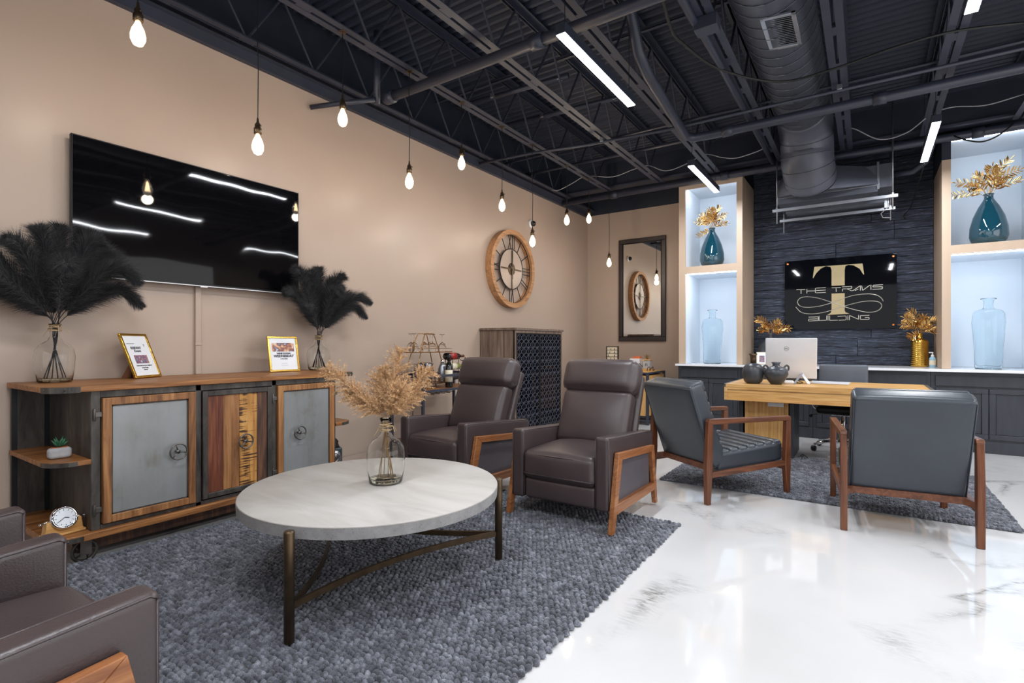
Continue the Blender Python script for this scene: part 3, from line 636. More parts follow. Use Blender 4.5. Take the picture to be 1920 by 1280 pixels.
for y in (1.083, 2.1, 2.597):
    for z in (0.80, 0.285):
        b = LB(con); b.box(-3.436, -3.428, y-0.022, y+0.022, z-0.014, z+0.014); b.cyl((-3.424, y-0.02, z-0.032), (-3.424, y-0.02, z+0.032), 0.006, n=8); b.build('hinge', M_dullmetal, con, bev=0.002)
for s in (0, 1):
    o = corner_outline(-4.12, -3.425, 0.872, 1.05, 0.12)[:7]; pts = o+[(-3.425, 1.049), (-4.12, 1.049)]
    if s: pts = [(p[0], 3.655-p[1]) for p in pts][::-1]
    b = LB(con); b.prism(pts, 0.54, 0.565); b.build('end_shelf', M_consolewood, con, bev=0.002)
    q = [(p[0]+0.002, p[1]-0.001 if not s else p[1]+0.001) for p in (pts[1:7] if not s else pts[2:8])]
    b = LB(con); b.tube([(p[0], p[1], 0.552) for p in q], 1, 4, flat=(0.003, 0.016)); b.build('corner_bracket', M_dsteel, con)
b = LB(con); b.box(-4.05, -3.54, 1.0, 2.66, 0.05, 0.142); b.build('under_rail', M_plankC, con)
for y in (1.04, 2.62):
    for x in (-3.5, -4.02):
        b = LB(con); b.ring((x, y, 0.064), 0.054, 0.0095, 'x', 28, 8); b.cyl((x-0.02, y, 0.064), (x+0.02, y, 0.064), 0.014, n=12)
        for k in range(5):
            a = k*2*PI/5; b.tube([(x, y, 0.064), (x, y+math.cos(a+.2)*0.03, 0.064+math.sin(a+.2)*0.03), (x, y+math.cos(a)*0.05, 0.064+math.sin(a)*0.05)], 0.005, 6)
        c_ = b.build('caster_wheel', M_dsteel, con, smooth=True)
        b = LB(con); b.box(x-0.03, x-0.024, y-0.025, y+0.025, 0.05, 0.142); b.box(x+0.024, x+0.03, y-0.025, y+0.025, 0.05, 0.142); b.box(x-0.035, x+0.035, y-0.035, y+0.035, 0.136, 0.142); b.build('caster_fork', M_dullmetal, con)
# ---- television
tv = thing('television', 'large wall-mounted black flat-screen television with a glossy screen', 'television', (-4.10, 1.926, 2.05))
b = LB(tv); b.box(-4.1, -4.068, 1.143, 2.709, 1.607, 2.488); b.build('casing', M_black, tv, bev=0.004)
b = LB(tv); n = 24; vs = []; fs = []
for i in range(n+1):
    for j in range(5):
        u, v = i/n, j/4; vs.append((-4.0665, 1.151+u*1.55, 1.625+v*0.855))
for i in range(n):
    for j in range(4): fs.append((i*5+j, (i+1)*5+j, (i+1)*5+j+1, i*5+j+1))
b.add(vs, fs); b.build('screen', M_screen, tv, smooth=True)
b = LB(tv); b.box(-4.069, -4.064, 1.143, 2.709, 1.607, 1.613); b.box(-4.069, -4.062, 1.90, 1.95, 1.600, 1.608); b.build('bottom_trim', M_silver, tv)
b = LB(tv); b.box(-4.148, -4.1, 1.5, 2.35, 1.85, 2.25); b.build('wall_mount', M_black, tv)
b = B(); b.box(-0.012, 0.012, -0.02, 0.02, 0.957, 1.62); b.box(0, 0.016, -0.024, 0.024, 1.17, 1.19); b.build('cable_raceway', M_wall, label='beige painted cable cover running down the wall below the television', cat='cable cover', loc=(XL+0.013, 1.915, 0), bev=0.003)
# ---- glass helper
def shell(prof, th, n=32, **k):
    inner = [(max(r-th, 0.001), z) for r, z in prof]; inner[0] = (max(prof[0][0]-th, 0.001), prof[0][1]+th*1.5)
    p = prof+inner[::-1]; b = B(); b.lathe([(0.0008, prof[0][1])]+p+[(0.0008, prof[0][1]+th*1.5)], n, **k); return b
def vase_demijohn(loc, label, R, H, group=None, water=True, neck=0.34):
    t = thing('glass_vase', label, 'vase', loc, group=group); hb = H*(1-neck)
    prof = [(R*0.78, 0.001), (R*0.86, 0.008), (R*0.96, hb*0.35), (R, hb*0.68), (R*0.93, hb*0.86), (R*0.7, hb*0.99), (R*0.38, hb*1.08), (R*0.25, hb*1.2), (R*0.24, H*0.93), (R*0.32, H)]
    b = shell(prof, 0.0025); b.build('glass_body', M_glass, t, smooth=True)
    b = B(); b.lathe([(0.001, 0.006), (R*0.76, 0.006), (R*0.84, 0.014), (R*0.855, 0.022), (0.001, 0.022)], 28); 
    if water: b.build('water', M_water, t, smooth=True)
    return t
def twine(t, z, r):
    b = B(); b.tube([(math.cos(a)*r, math.sin(a)*r, z+0.018*math.sin(a*0.21)) for a in [i*0.4 for i in range(80)]], 0.0022, 5)
    for k in range(4):
        a = k*1.3; b.tube([(math.cos(a)*r, math.sin(a)*r, z), (math.cos(a)*(r+0.02), math.sin(a)*(r+0.02), z+0.012-0.015*k), (math.cos(a)*(r+0.035), math.sin(a)*(r+0.03), z-0.02-0.01*k)], 0.0016, 5)
    b.build('twine', M_twine, t)
# ---- plume stems
def np_obj(name, V, F, mat, parent):
    me = bpy.data.meshes.new(name); V = np.asarray(V, dtype=np.float32).reshape(-1, 3); F = np.asarray(F, dtype=np.int32)
    me.vertices.add(len(V)); me.vertices.foreach_set('co', V.ravel()); k = F.shape[1]
    me.loops.add(F.size); me.loops.foreach_set('vertex_index', F.ravel()); me.polygons.add(len(F))
    me.polygons.foreach_set('loop_start', np.arange(0, F.size, k, dtype=np.int32)); me.update(calc_edges=True)
    me.materials.append(mat); o = bpy.data.objects.new(name, me); C.objects.link(o); o.parent = parent; return o
def plume(base, pts, label, group, mat, smat, rs, L0, N, width=0.0011, droop=0.25, start=0.35, stemr=0.0028, fluff=1.0, fwd=0.9):
    t = thing('plume_stem', label, 'dried plume', base, group=group); P_ = spl([Vector(p)-Vector(base) for p in pts], 8)
    b = B(); M_ = len(P_); b.tube(P_, [stemr*(1-0.6*i/M_) for i in range(M_)], 6); b.build('stem', smat, t, smooth=True)
    V = []; F = []
    for q in range(N):
        s = start+(1-start)*rs.random()**0.9; x = s*(M_-1.001); i = int(x); f_ = x-i; p = P_[i].lerp(P_[i+1], f_); tn = (P_[i+1]-P_[i]).normalized()
        rd = Vector((rs.gauss(0, 1), rs.gauss(0, 1), rs.gauss(0, 1))); rd = (rd-tn*rd.dot(tn)).normalized()
        u = (s-start)/(1-start); L = L0*(0.18+0.82*math.sin(PI*min(1, u*0.88+0.12)))*rs.uniform(0.6, 1.15)
        d0 = (tn*fwd+rd*fluff*rs.uniform(0.5, 1)).normalized(); d1 = (d0+Vector((0, 0, -droop*rs.uniform(0.6, 1.6)))).normalized(); side = d0.cross(Vector((rs.gauss(0, 1), rs.gauss(0, 1), rs.gauss(0, 1)))).normalized()*width
        a = p; c_ = p+d0*L*0.5; e = c_+d1*L*0.5; o = len(V); V += [a-side, a+side, c_-side*0.8, c_+side*0.8, e]; F += [(o, o+1, o+3), (o, o+3, o+2), (o+2, o+3, o+4)]
    np_obj('plume', [tuple(v) for v in V], F, mat, t); return t
def pampas(base, pts, label, group, rs, nb=105, hl=0.021, W=0.085, start=0.42):
    t = thing('plume_stem', label, 'dried plume', base, group=group); P_ = spl([Vector(p)-Vector(base) for p in pts], 8)
    b = B(); M_ = len(P_); b.tube(P_, [0.0024*(1-0.6*i/M_) for i in range(M_)], 6); b.build('stem', M_pampasstem, t, smooth=True)
    V = []; F = []
    for q in range(nb):
        s = start+(1-start)*(q+rs.random())/nb; x = s*(M_-1.001); i = int(x); p = P_[i].lerp(P_[i+1], x-i); tn = (P_[i+1]-P_[i]).normalized()
        rd = Vector((rs.gauss(0, 1), rs.gauss(0, 1), rs.gauss(0, 1))); rd = (rd-tn*rd.dot(tn)).normalized(); u = (s-start)/(1-start)
        L = W*(0.45+0.75*math.sin(PI*min(1, u*0.8+0.14)))*rs.uniform(0.7, 1.2); d0 = (tn*1.0+rd*0.95).normalized(); d1 = (d0+rd*0.35+Vector((0, 0, -0.35))).normalized()
        for h in range(46):
            v = (h+rs.random())/46; c_ = p+(d0*(1-v*0.4)+d1*v*0.4)*L*v; hd = (d0*0.8+Vector((rs.gauss(0, .6), rs.gauss(0, .6), rs.gauss(0, .6)))).normalized(); ln = hl*(1.05-0.5*v)*rs.uniform(0.6, 1.2)
            sd = hd.cross(Vector((rs.gauss(0, 1), rs.gauss(0, 1), rs.gauss(0, 1)))).normalized()*0.0016; o = len(V); V += [c_-sd, c_+sd, c_+hd*ln]; F.append((o, o+1, o+2))
    np_obj('plume', [tuple(v) for v in V], F, M_pampas, t); return t
# left vase with dark plumes
ordn2 = ordn+['eleventh', 'twelfth']
def dark_bouquet(vx, vy, tips, name, rs, scale=1, neck=0.34, R=0.094, H=0.34):
    base = (vx, vy, 0.958); t = vase_demijohn(base, 'clear glass jug vase of black plumes on the %s of the console' % name, R, H)
    twine(t, H*0.93, 0.031)
    nz = 0.958+H*0.9
    for k, (tx, ty, tz, top) in enumerate(tips):
        a = 2*PI*k/len(tips); bx = vx+math.cos(a)*R*0.55; by = vy+math.sin(a)*R*0.55
        nk = (vx+math.cos(a+2.6)*0.012, vy+math.sin(a+2.6)*0.012, nz); m = (vx+(tx-vx)*0.33, vy+(ty-vy)*0.33, nz+(top-nz)*0.55+0.02)
        m2 = (vx+(tx-vx)*0.7, vy+(ty-vy)*0.7, max(tz, top)*0.6+top*0.4)
        plume((bx, by, 0.975), [(bx, by, 0.975), nk, m, m2, (tx, ty, tz)], 'black plume in the %s jug vase, %s from the right' % (name, ordn2[sum(q[1] > ty for q in tips)]), 'black plumes in the %s jug vase' % name, M_feather, M_featherstem, rs, 0.15*scale, 4300, 0.0009, 0.42, 0.36, fwd=1.1)
dark_bouquet(-3.93, 1.03, [(-3.9, 1.46, 1.43, 1.52), (-3.72, 1.38, 1.56, 1.63), (-4.0, 1.36, 1.74, 1.68), (-3.85, 1.22, 1.80, 1.66), (-3.95, 1.06, 1.87, 1.6), (-3.86, 0.94, 1.83, 1.6), (-3.8, 0.80, 1.74, 1.6), (-3.9, 0.66, 1.66, 1.58), (-3.75, 0.60, 1.5, 1.55), (-3.95, 0.68, 1.38, 1.48), (-3.6, 1.0, 1.6, 1.6), (-4.02, 1.2, 1.66, 1.6)], 'left', random.Random(5))
dark_bouquet(-3.93, 2.81, [(-3.9, 3.30, 1.43, 1.52), (-3.8, 3.27, 1.56, 1.6), (-4.0, 3.1, 1.70, 1.62), (-3.85, 3.0, 1.78, 1.62), (-3.95, 2.82, 1.83, 1.6), (-3.86, 2.68, 1.78, 1.6), (-3.82, 2.52, 1.79, 1.62), (-3.9, 2.48, 1.6, 1.56), (-3.75, 2.56, 1.48, 1.5), (-3.7, 2.84, 1.62, 1.55), (-3.95, 3.2, 1.62, 1.6), (-3.86, 2.90, 1.72, 1.6)], 'right', random.Random(9), 0.9, R=0.098, H=0.30)
# ---- framed flyers on the console
def easel_frame(name, label, x, y, rz, lean, w_, h_, fill):
    t = thing('picture_frame', label, 'picture frame', (x, y, 0.9585), rz)
    m = RX(-lean)   # local: faces -Y, bottom edge on y=0
    def bb(): q = B(); q.m = m; return q
    f_ = 0.016
    b = bb(); b.box(-w_/2, w_/2, -0.012, 0.004, 0, f_); b.box(-w_/2, w_/2, -0.012, 0.004, h_-f_, h_); b.box(-w_/2, -w_/2+f_, -0.012, 0.004, f_, h_-f_); b.box(w_/2-f_, w_/2, -0.012, 0.004, f_, h_-f_); b.build('gold_frame', M_gold, t, bev=0.003)
    b = bb(); b.box(-w_/2+f_, w_/2-f_, -0.006, -0.003, f_, h_-f_); b.build('flyer', M_white, t)
    b = bb(); b.box(-w_/2+0.004, w_/2-0.004, 0.0035, 0.006, 0.004, h_-0.004); b.build('backing', M_walnutv, t)
    b = B(); zt = h_*0.5; yt = zt*math.sin(lean)+0.008; b.prism([(yt, zt), (yt+0.004, zt), (yt+h_*0.3, 0.0), (yt+h_*0.3-0.06, 0.0)], -0.03, 0.03, axis=0); b.build('easel_leg', M_walnutv, t)
    def tx(s, u, v, size, mat=M_ink, bold=0.0006, sx=1): text(s, size, mat, t, m @ T(u, -0.0065, v) @ RX(PI/2), bold=bold, sx=sx)
    fill(t, tx, bb); return t
def f1(t, tx, bb):
    tx('RESIDENT', 0.0-0.018, 0.208, 0.024, sx=0.85); tx('Event', -0.012, 0.187, 0.024, sx=1.1)
    b = bb(); b.box(-0.06, 0.052, -0.0075, -0.006, 0.1, 0.158); b.build('printed_photo', M_photo1, t)
    tx('Come and meet your neighbors', 0, 0.085, 0.0105); tx('in the lounge', 0, 0.07, 0.0105); tx('this week', 0, 0.056, 0.008); tx('T', 0.06, 0.225, 0.02)
    b = bb(); b.box(-0.085, -0.02, -0.0075, -0.006, 0.238, 0.241); b.build('printed_line', M_green, t)
def f2(t, tx, bb):
    b = bb(); b.box(-0.09, 0.09, -0.0075, -0.006, 0.165, 0.235); b.build('printed_photo', M_photo2, t)
    tx('WINE DOWN', 0, 0.148, 0.018, bold=0.0012); tx('WEDNESDAY', 0, 0.127, 0.027, bold=0.0012); tx('in the lobby', 0, 0.105, 0.012); tx('................', 0, 0.07, 0.014, bold=0); tx('.................', 0, 0.055, 0.014, bold=0)
easel_frame('a', 'gold framed flyer with a group photo, leaning on the console beside the left vase', -3.93, 1.51, PI/2+0.56, 0.38, 0.235, 0.31, f1)
easel_frame('b', 'gold framed wine evening flyer, standing on the console beside the right vase', -3.87, 2.455, PI/2-0.12, 0.22, 0.245, 0.29, f2)
# ---- things on the console shelves
t = thing('succulent_pot', 'small grey concrete pot of green succulent on the left end shelf of the console', 'potted plant', (-3.60, 0.962, 0.5655), PI/2)
b = B(); b.rbox((0, 0, 0.03), (0.1, 0.055, 0.058), 0.018, n=4); b.build('pot', M_concretepot, t, smooth=True)
b = B(); b.box(-0.035, 0.035, -0.015, 0.015, 0.055, 0.061); b.build('soil', M_terra, t)
rs = random.Random(2)
for k in range(16):
    a = k*2.4; tl = 0.25+0.06*k; L = 0.055*rs.uniform(0.8, 1.1); d = Vector((math.cos(a)*math.cos(1.5-tl*0.8), math.sin(a)*math.cos(1.5-tl*0.8)*0.8, math.sin(1.5-tl*0.8)))
    b = B(); b.tube([(0, 0, 0.058), tuple(Vector((0, 0, 0.06))+d*L*0.5), tuple(Vector((0, 0, 0.06))+d*L)], [0.004, 0.0075, 0.0008], 6); b.build('leaf', M_green, t, smooth=True)
t = thing('desk_clock', 'round chrome desk clock on a wooden cradle at the foot of the console', 'clock', (-3.52, 0.955, 0.1785), PI/2+0.12)
b = B(); b.prism([(-0.085, 0), (0.085, 0), (0.075, 0.075), (0.055, 0.08), (0.03, 0.035), (-0.03, 0.035), (-0.055, 0.08), (-0.075, 0.075)], -0.02, 0.025, axis=1); b.box(-0.09, 0.09, -0.035, 0.035, 0, 0.012); b.build('cradle', M_oak, t, bev=0.003)
ck = B(); ck.m = T(0, -0.01, 0.085) @ RX(-0.35); ck.m = ck.m @ RX(PI/2); ck.lathe([(0.001, -0.02), (0.045, -0.02), (0.058, -0.008), (0.062, 0.004), (0.058, 0.014), (0.05, 0.017), (0.046, 0.01)], 36); cb_ = ck.build('case', M_chrome, t, smooth=True)
b = B(); b.m = ck.m; b.lathe([(0.001, 0.01), (0.047, 0.01), (0.047, 0.0115), (0.001, 0.0115)], 32); b.build('dial', M_white, cb_)
b = B(); b.m = ck.m; b.bar((0, 0, 0.0135), (-0.03, -0.018, 0.0135), 0.003, 0.001); b.bar((0, 0, 0.0135), (0.018, -0.006, 0.0135), 0.004, 0.001)
for k in range(12): a = k*PI/6; b.bar((math.cos(a)*0.035, math.sin(a)*0.035, 0.0125), (math.cos(a)*0.043, math.sin(a)*0.043, 0.0125), 0.002, 0.001)
b.build('hands', M_ink, cb_)
b = B(); b.cyl((-0.095, 0, 0.072), (-0.055, 0, 0.08), 0.004); b.cyl((0.055, 0, 0.08), (0.095, 0, 0.072), 0.004); b.sphere((-0.095, 0, 0.072), 0.007); b.sphere((0.095, 0, 0.072), 0.007); b.build('pivot_pin', M_chrome, t, smooth=True)
t = thing('candle_jar', 'small patterned amber candle box on the right end shelf of the console', 'candle', (-3.62, 2.66, 0.5655), 0.2)
b = B(); b.box(-0.032, 0.032, -0.032, 0.032, 0, 0.1); b.build('box', M_candle, t, bev=0.003)
b = B(); b.box(-0.033, 0.033, -0.033, 0.033, 0.05, 0.056); b.box(-0.033, 0.033, -0.033, 0.033, 0.095, 0.101); b.build('band', M_bronze, t)
t = thing('vintage_camera', 'dark green vintage camera with a chrome lens at the right foot of the console', 'camera', (-3.60, 2.69, 0.1785), 1.2)
b = B(); b.rbox((0, 0, 0.085), (0.15, 0.11, 0.16), 0.012, n=3); b.build('body', M_camera, t, smooth=True)
b = B(); b.prism([(-0.06, 0.165), (0.06, 0.165), (0.045, 0.2), (0.05, 0.215), (0.025, 0.245), (-0.025, 0.245), (-0.05, 0.215), (-0.045, 0.2)], -0.04, 0.045, axis=1); b.build('viewfinder_hood', M_rubber, t, bev=0.006)
b = B(); b.m = T(0, -0.055, 0.09) @ RX(PI/2); b.lathe([(0.06, 0), (0.062, 0.012), (0.055, 0.016), (0.05, 0.012), (0.046, 0.024), (0.038, 0.026), (0.034, 0.016), (0.028, 0.03), (0.02, 0.03)], 32); ln = b.build('lens_barrel', M_chrome, t, smooth=True)
b = B(); b.m = T(0, -0.075, 0.09) @ RX(PI/2); b.lathe([(0.02, 0), (0.015, 0.007), (0.001, 0.01)], 20); b.build('lens_glass', M_bottle, ln, smooth=True)

# ---- wall clock
t = thing('wall_clock', 'large round wall clock with a wooden rim and open iron roman numerals', 'clock', (XL+0.002, 6.03, 2.225), PI/2)
t.rotation_euler = (0, 0, PI/2)     # local -Y faces into the room (+X)
mk = RX(PI/2)
b = B(); b.m = mk; b.lathe([(0.475, 0), (0.54, 0), (0.54, 0.095), (0.475, 0.095), (0.475, 0)], 72, caps=False); b.build('rim', M_clockwood, t, auto=40)
def rb_(z=0.05): q = B(); q.m = mk; return q
b = rb_(); 
for R in (0.28, 0.476): b.tube([(math.cos(a)*R, math.sin(a)*R, 0.05) for a in [2*PI*i/72 for i in range(72)]], 0.007, 6, True)
b.build('iron_ring', M_black, t)
b = rb_(); b.lathe([(0.001, 0.045), (0.275, 0.045), (0.275, 0.049), (0.001, 0.049)], 48); b.build('inner_disc', M_wall, t)
b = rb_(); b.lathe([(0.001, 0.05), (0.085, 0.05), (0.085, 0.056), (0.001, 0.056)], 32); b.build('hub_disc', M_bronze, t)
num = {0: 'XII', 3: 'III', 6: 'VI', 9: 'IX', 1: 'I', 2: 'I', 4: 'I', 5: 'I', 7: 'I', 8: 'I', 10: 'I', 11: 'I'}
num = {0: 'XII', 1: 'I', 2: 'I', 3: 'III', 4: 'II', 5: 'I', 6: 'VI', 7: 'I', 8: 'I', 9: 'IX', 10: 'I', 11: 'I'}
for h, s in num.items():
    b = rb_(); al = PI/2-h*PI/6; pos = {'I': 1, 'V': 2, 'X': 2}; W_ = sum(pos[c_] for c_ in s)*0.045; x = -W_/2
    def pt(u, v): R = 0.285+v*0.185; return (math.cos(al)*R+math.sin(al)*u, math.sin(al)*R-math.cos(al)*u, 0.05)
    for c_ in s:
        wd = pos[c_]*0.045; cxx = x+wd/2
        if c_ == 'I': b.bar(pt(cxx, 0), pt(cxx, 1), 0.012, 0.006)
        if c_ == 'V': b.bar(pt(cxx-0.03, 1), pt(cxx, 0), 0.012, 0.006); b.bar(pt(cxx+0.03, 1), pt(cxx, 0), 0.01, 0.006)
        if c_ == 'X': b.bar(pt(cxx-0.03, 1), pt(cxx+0.03, 0), 0.012, 0.006); b.bar(pt(cxx+0.03, 1), pt(cxx-0.03, 0), 0.01, 0.006)
        x += wd
    b.build('numeral', M_black, t)
b = rb_(); b.bar((0, -0.28, 0.06), (0, 0.26, 0.06), 0.016, 0.005); b.bar((-0.26, 0.0, 0.058), (0.24, 0.0, 0.058), 0.018, 0.005)
b.build('cross_bar', M_bronze, t)
b = rb_(); b.bar((-0.07, 0.055, 0.068), (0.05, -0.04, 0.068), 0.016, 0.004, up=(0, 0, 1)); b.bar((0, -0.14, 0.072), (0, 0.3, 0.072), 0.01, 0.004); b.build('hand', M_dullmetal, t)
t = thing('security_camera', 'small white dome security camera on the beige wall above the clock', 'camera', (XL+0.002, 6.6, 2.97))
b = B(); b.m = RY(PI/2); b.lathe([(0.06, 0), (0.06, 0.02), (0.045, 0.035)], 24); b.build('base', M_offwhite, t, smooth=True)
b = B(); b.sphere((0.05, 0, 0), 0.042, 20, 12); b.build('dome', M_black, t, smooth=True)
# ---- wall mirror
t = thing('wall_mirror', 'tall wall mirror in a dark brown frame hanging on the back wall', 'mirror', (-3.135, YB-0.002, 2.1))
for nm, d_, w0, w1, mt in (('frame', 0.04, 0.41, 0.07, M_brownframe), ('inner_moulding', 0.028, 0.345, 0.02, M_black)):
    b = B(); hh = 0.87 if nm == 'frame' else 0.805
    b.box(-w0, w0, -d_, 0, -hh, -hh+w1); b.box(-w0, w0, -d_, 0, hh-w1, hh); b.box(-w0, -w0+w1, -d_, 0, -hh+w1, hh-w1); b.box(w0-w1, w0, -d_, 0, -hh+w1, hh-w1)
    b.build(nm, mt, t, bev=0.008)
b = B(); b.box(-0.33, 0.33, -0.018, -0.01, -0.79, 0.79); b.build('mirror_pane', M_mirror, t, bev=0.006, bseg=1)
# ---- wine cabinet
wc = thing('wine_cabinet', 'tall weathered wood wine cabinet with two black iron scrollwork doors', 'cabinet', (-3.86, 5.97, 0))
x0, x1, y0, y1 = -4.14, -3.60, 5.37, 6.58
b = LB(wc); b.box(x0-0.0, x1+0.015, y0-0.02, y1+0.02, 1.355, 1.385); b.build('top_board', M_weather, wc, bev=0.004)
for k in range(3):
    a = x0+(x1-x0)*k/3; b = LB(wc); b.box(a+0.001, a+(x1-x0)/3-0.001, y0, y0+0.02, 0.04, 1.354); b.build('side_plank', M_weather, wc, bev=0.003, bseg=1)
b = LB(wc); b.box(x0, x1-0.03, y1-0.02, y1, 0.04, 1.354); b.box(x0, x0+0.01, y0+0.02, y1-0.02, 0.04, 1.354); b.box(x0, x1-0.03, y0+0.02, y1-0.02, 0.04, 0.06); b.build('carcass', M_weather, wc)
b = LB(wc); b.box(x1-0.025, x1, y0, y0+0.035, 0.0, 1.354); b.box(x1-0.025, x1, y1-0.035, y1, 0.0, 1.354); b.box(x1-0.025, x1, y0+0.035, y1-0.035, 1.32, 1.354); b.box(x1-0.025, x1, y0+0.035, y1-0.035, 0.03, 0.07); b.box(x0, x0+0.03, y0, y0+0.03, 0, 0.04); b.box(x0, x0+0.03, y1-0.03, y1, 0, 0.04)
b.build('face_frame', M_weather, wc, bev=0.003)
for z in (0.45, 0.75, 1.03):
    b = LB(wc); b.box(x0+0.01, x1-0.05, y0+0.02, y1-0.02, z, z+0.02); b.build('shelf', M_weather, wc)
b = LB(wc); b.box(x0+0.01, x0+0.02, y0+0.02, y1-0.02, 0.06, 1.35); b.build('dark_lining', M_black, wc)
ym = (y0+y1)/2
for a, c in ((y0+0.037, ym-0.002), (ym+0.002, y1-0.037)):
    b = LB(wc); b.box(x1-0.034, x1-0.03, a, c, 0.08, 1.31); b.build('glass_pane', M_acrylic, wc)
    b = LB(wc); f_ = 0.014
    b.box(x1-0.02, x1+0.002, a, a+f_, 0.072, 1.318); b.box(x1-0.02, x1+0.002, c-f_, c, 0.072, 1.318); b.box(x1-0.02, x1+0.002, a+f_, c-f_, 0.072, 0.086); b.box(x1-0.02, x1+0.002, a+f_, c-f_, 1.304, 1.318)
    dr = b.build('door', M_black, wc)
    b = LB(wc); nc = 5; wv = (c-a-2*f_)/nc; X = x1-0.004
    for i in range(nc):
        yc = a+f_+wv*(i+0.5)
        b.tube([(X, yc, 0.08), (X, yc, 1.31)], 0.0032, 4)
        for j in range(14):
            zc = 0.085+j*0.0874
            for s in (-1, 1): b.tube([(X, yc+s*wv*0.02, zc), (X, yc+s*wv*0.42, zc+0.02), (X, yc+s*wv*0.48, zc+0.045), (X, yc+s*wv*0.2, zc+0.07), (X, yc+s*wv*0.02, zc+0.0874)], 0.0042, 4)
    for j in range(8): b.tube([(X, a, 0.085+j*0.1748), (X, c, 0.085+j*0.1748)], 0.003, 4)
    b.build('scrollwork', M_lattice, dr)
rs = random.Random(4)
bt = None
for z in (0.47, 0.77, 1.05):
    for k in range(7):
        y = 5.5+k*0.16
        if bt is None:
            b = B(); b.lathe([(0.001, 0), (0.037, 0), (0.038, 0.16), (0.03, 0.195), (0.014, 0.22), (0.014, 0.27), (0.001, 0.27)], 14)
            bt = b.build('wine_bottle', M_bottle, smooth=True, label='dark wine bottle inside the scrollwork cabinet, lowest shelf, first from the left', cat='bottle', group='bottles inside the wine cabinet', loc=(-3.78, y, z+0.001))
        else: dup(bt, (-3.78, y, z+0.001), label='dark wine bottle inside the scrollwork cabinet, %s shelf, %s from the left' % ({0.47: 'lowest', 0.77: 'middle', 1.05: 'top'}[z], ordn[k]))
# ---- bar cart with its rail
bc = thing('bar_cart', 'black metal bar cart with a wooden shelf, half hidden behind the left recliner', 'cart', (-3.76, 4.12, 0))
cx0, cx1, cy0, cy1 = -3.98, -3.55, 3.70, 4.66
for x, y in ((cx0, cy0), (cx1, cy0), (cx0, cy1), (cx1, cy1)):
    b = LB(bc); b.box(x-0.013, x+0.013, y-0.013, y+0.013, 0.05, 0.875); b.build('post', M_steelpaint, bc, bev=0.002)
    b = LB(bc); b.m = b.m @ T(x, y, 0.026) @ RX(PI/2); b.lathe([(0.012, -0.012), (0.025, -0.01), (0.025, 0.01), (0.012, 0.012)], 14); b.build('caster', M_rubber, bc)
for z in (0.86, 0.715, 0.2):
    b = LB(bc); h = 0.012
    b.box(cx0+0.013, cx1-0.013, cy0-0.012, cy0+0.012, z-h, z+h); b.box(cx0+0.013, cx1-0.013, cy1-0.012, cy1+0.012, z-h, z+h); b.box(cx0-0.012, cx0+0.012, cy0+0.013, cy1-0.013, z-h, z+h); b.box(cx1-0.012, cx1+0.012, cy0+0.013, cy1-0.013, z-h, z+h); b.build('rail', M_steelpaint, bc, bev=0.002)
for z in (0.722, 0.208):
    b = LB(bc); b.box(cx0+0.012, cx1-0.012, cy0+0.012, cy1-0.012, z-0.01, z+0.006); b.build('shelf', M_consolewood, bc)
b = LB(bc)
for k in range(6): y = 3.8+k*0.08; b.tube([(cx0+0.02, y, 0.68), (cx1-0.02, y, 0.68)], 0.004, 5)
b.build('glass_rack', M_black, bc)
ZS = 0.729
st = thing('glass_stand', 'brass A-frame stand holding upturned wine glasses on the bar cart', 'stand', (-3.80, 4.0, ZS))
b = B(); L = 0.56
for x in (-0.1, 0.1):
    b.tube(spl([(x*0.9, -0.26, 0.0), (x*0.6, -0.11, L*0.8), (x*0.5, -0.07, L*0.97), (x*0.5, -0.05, L), (x*0.5, 0.05, L), (x*0.5, 0.07, L*0.97), (x*0.6, 0.11, L*0.8), (x*0.9, 0.26, 0.0)], 4), 0.0055, 6)
b.build('frame', M_brass, st, smooth=True)
for z, hy in ((0.37, 0.29), (0.045, 0.24)):
    b = B(); b.tube([(-0.11, -hy, z), (0.11, -hy, z), (0.11, hy, z), (-0.11, hy, z)], 0.005, 5, True); b.tube([(-0.11, -hy, z+0.035), (0.11, -hy, z+0.035), (0.11, hy, z+0.035), (-0.11, hy, z+0.035)], 0.003, 5, True); b.box(-0.11, 0.11, -hy, hy, z-0.006, z-0.003); b.build('tray', M_brass, st)
b = B(); b.lathe([(0.032, 0.0), (0.034, 0.001), (0.042, 0.03), (0.044, 0.055), (0.03, 0.085), (0.006, 0.1), (0.004, 0.12), (0.004, 0.175), (0.03, 0.185), (0.034, 0.187), (0.004, 0.19)], 16)
g0 = b.build('wine_glass', M_glass, smooth=True, label='upturned stemmed glass on the brass stand, front row, first from the left', cat='glass', group='upturned glasses on the brass stand', loc=(-3.75, 3.78, ZS+0.37))
for x, y, l in ((-3.75, 3.93, 'front row, second'), (-3.75, 4.05, 'front row, third'), (-3.75, 4.2, 'front row, fourth'), (-3.85, 3.84, 'back row, first'), (-3.85, 4.12, 'back row, second')): dup(g0, (x, y, ZS+0.37), label='upturned stemmed glass on the brass stand, %s from the left' % l)
t = thing('ice_bucket', 'polished steel ice bucket standing inside the brass stand', 'bucket', (-3.80, 3.97, ZS+0.046))
b = B(); b.lathe([(0.001, 0), (0.085, 0), (0.1, 0.2), (0.104, 0.205), (0.1, 0.21), (0.096, 0.2), (0.082, 0.01), (0.001, 0.01)], 28); b.build('body', M_chrome, t, smooth=True)
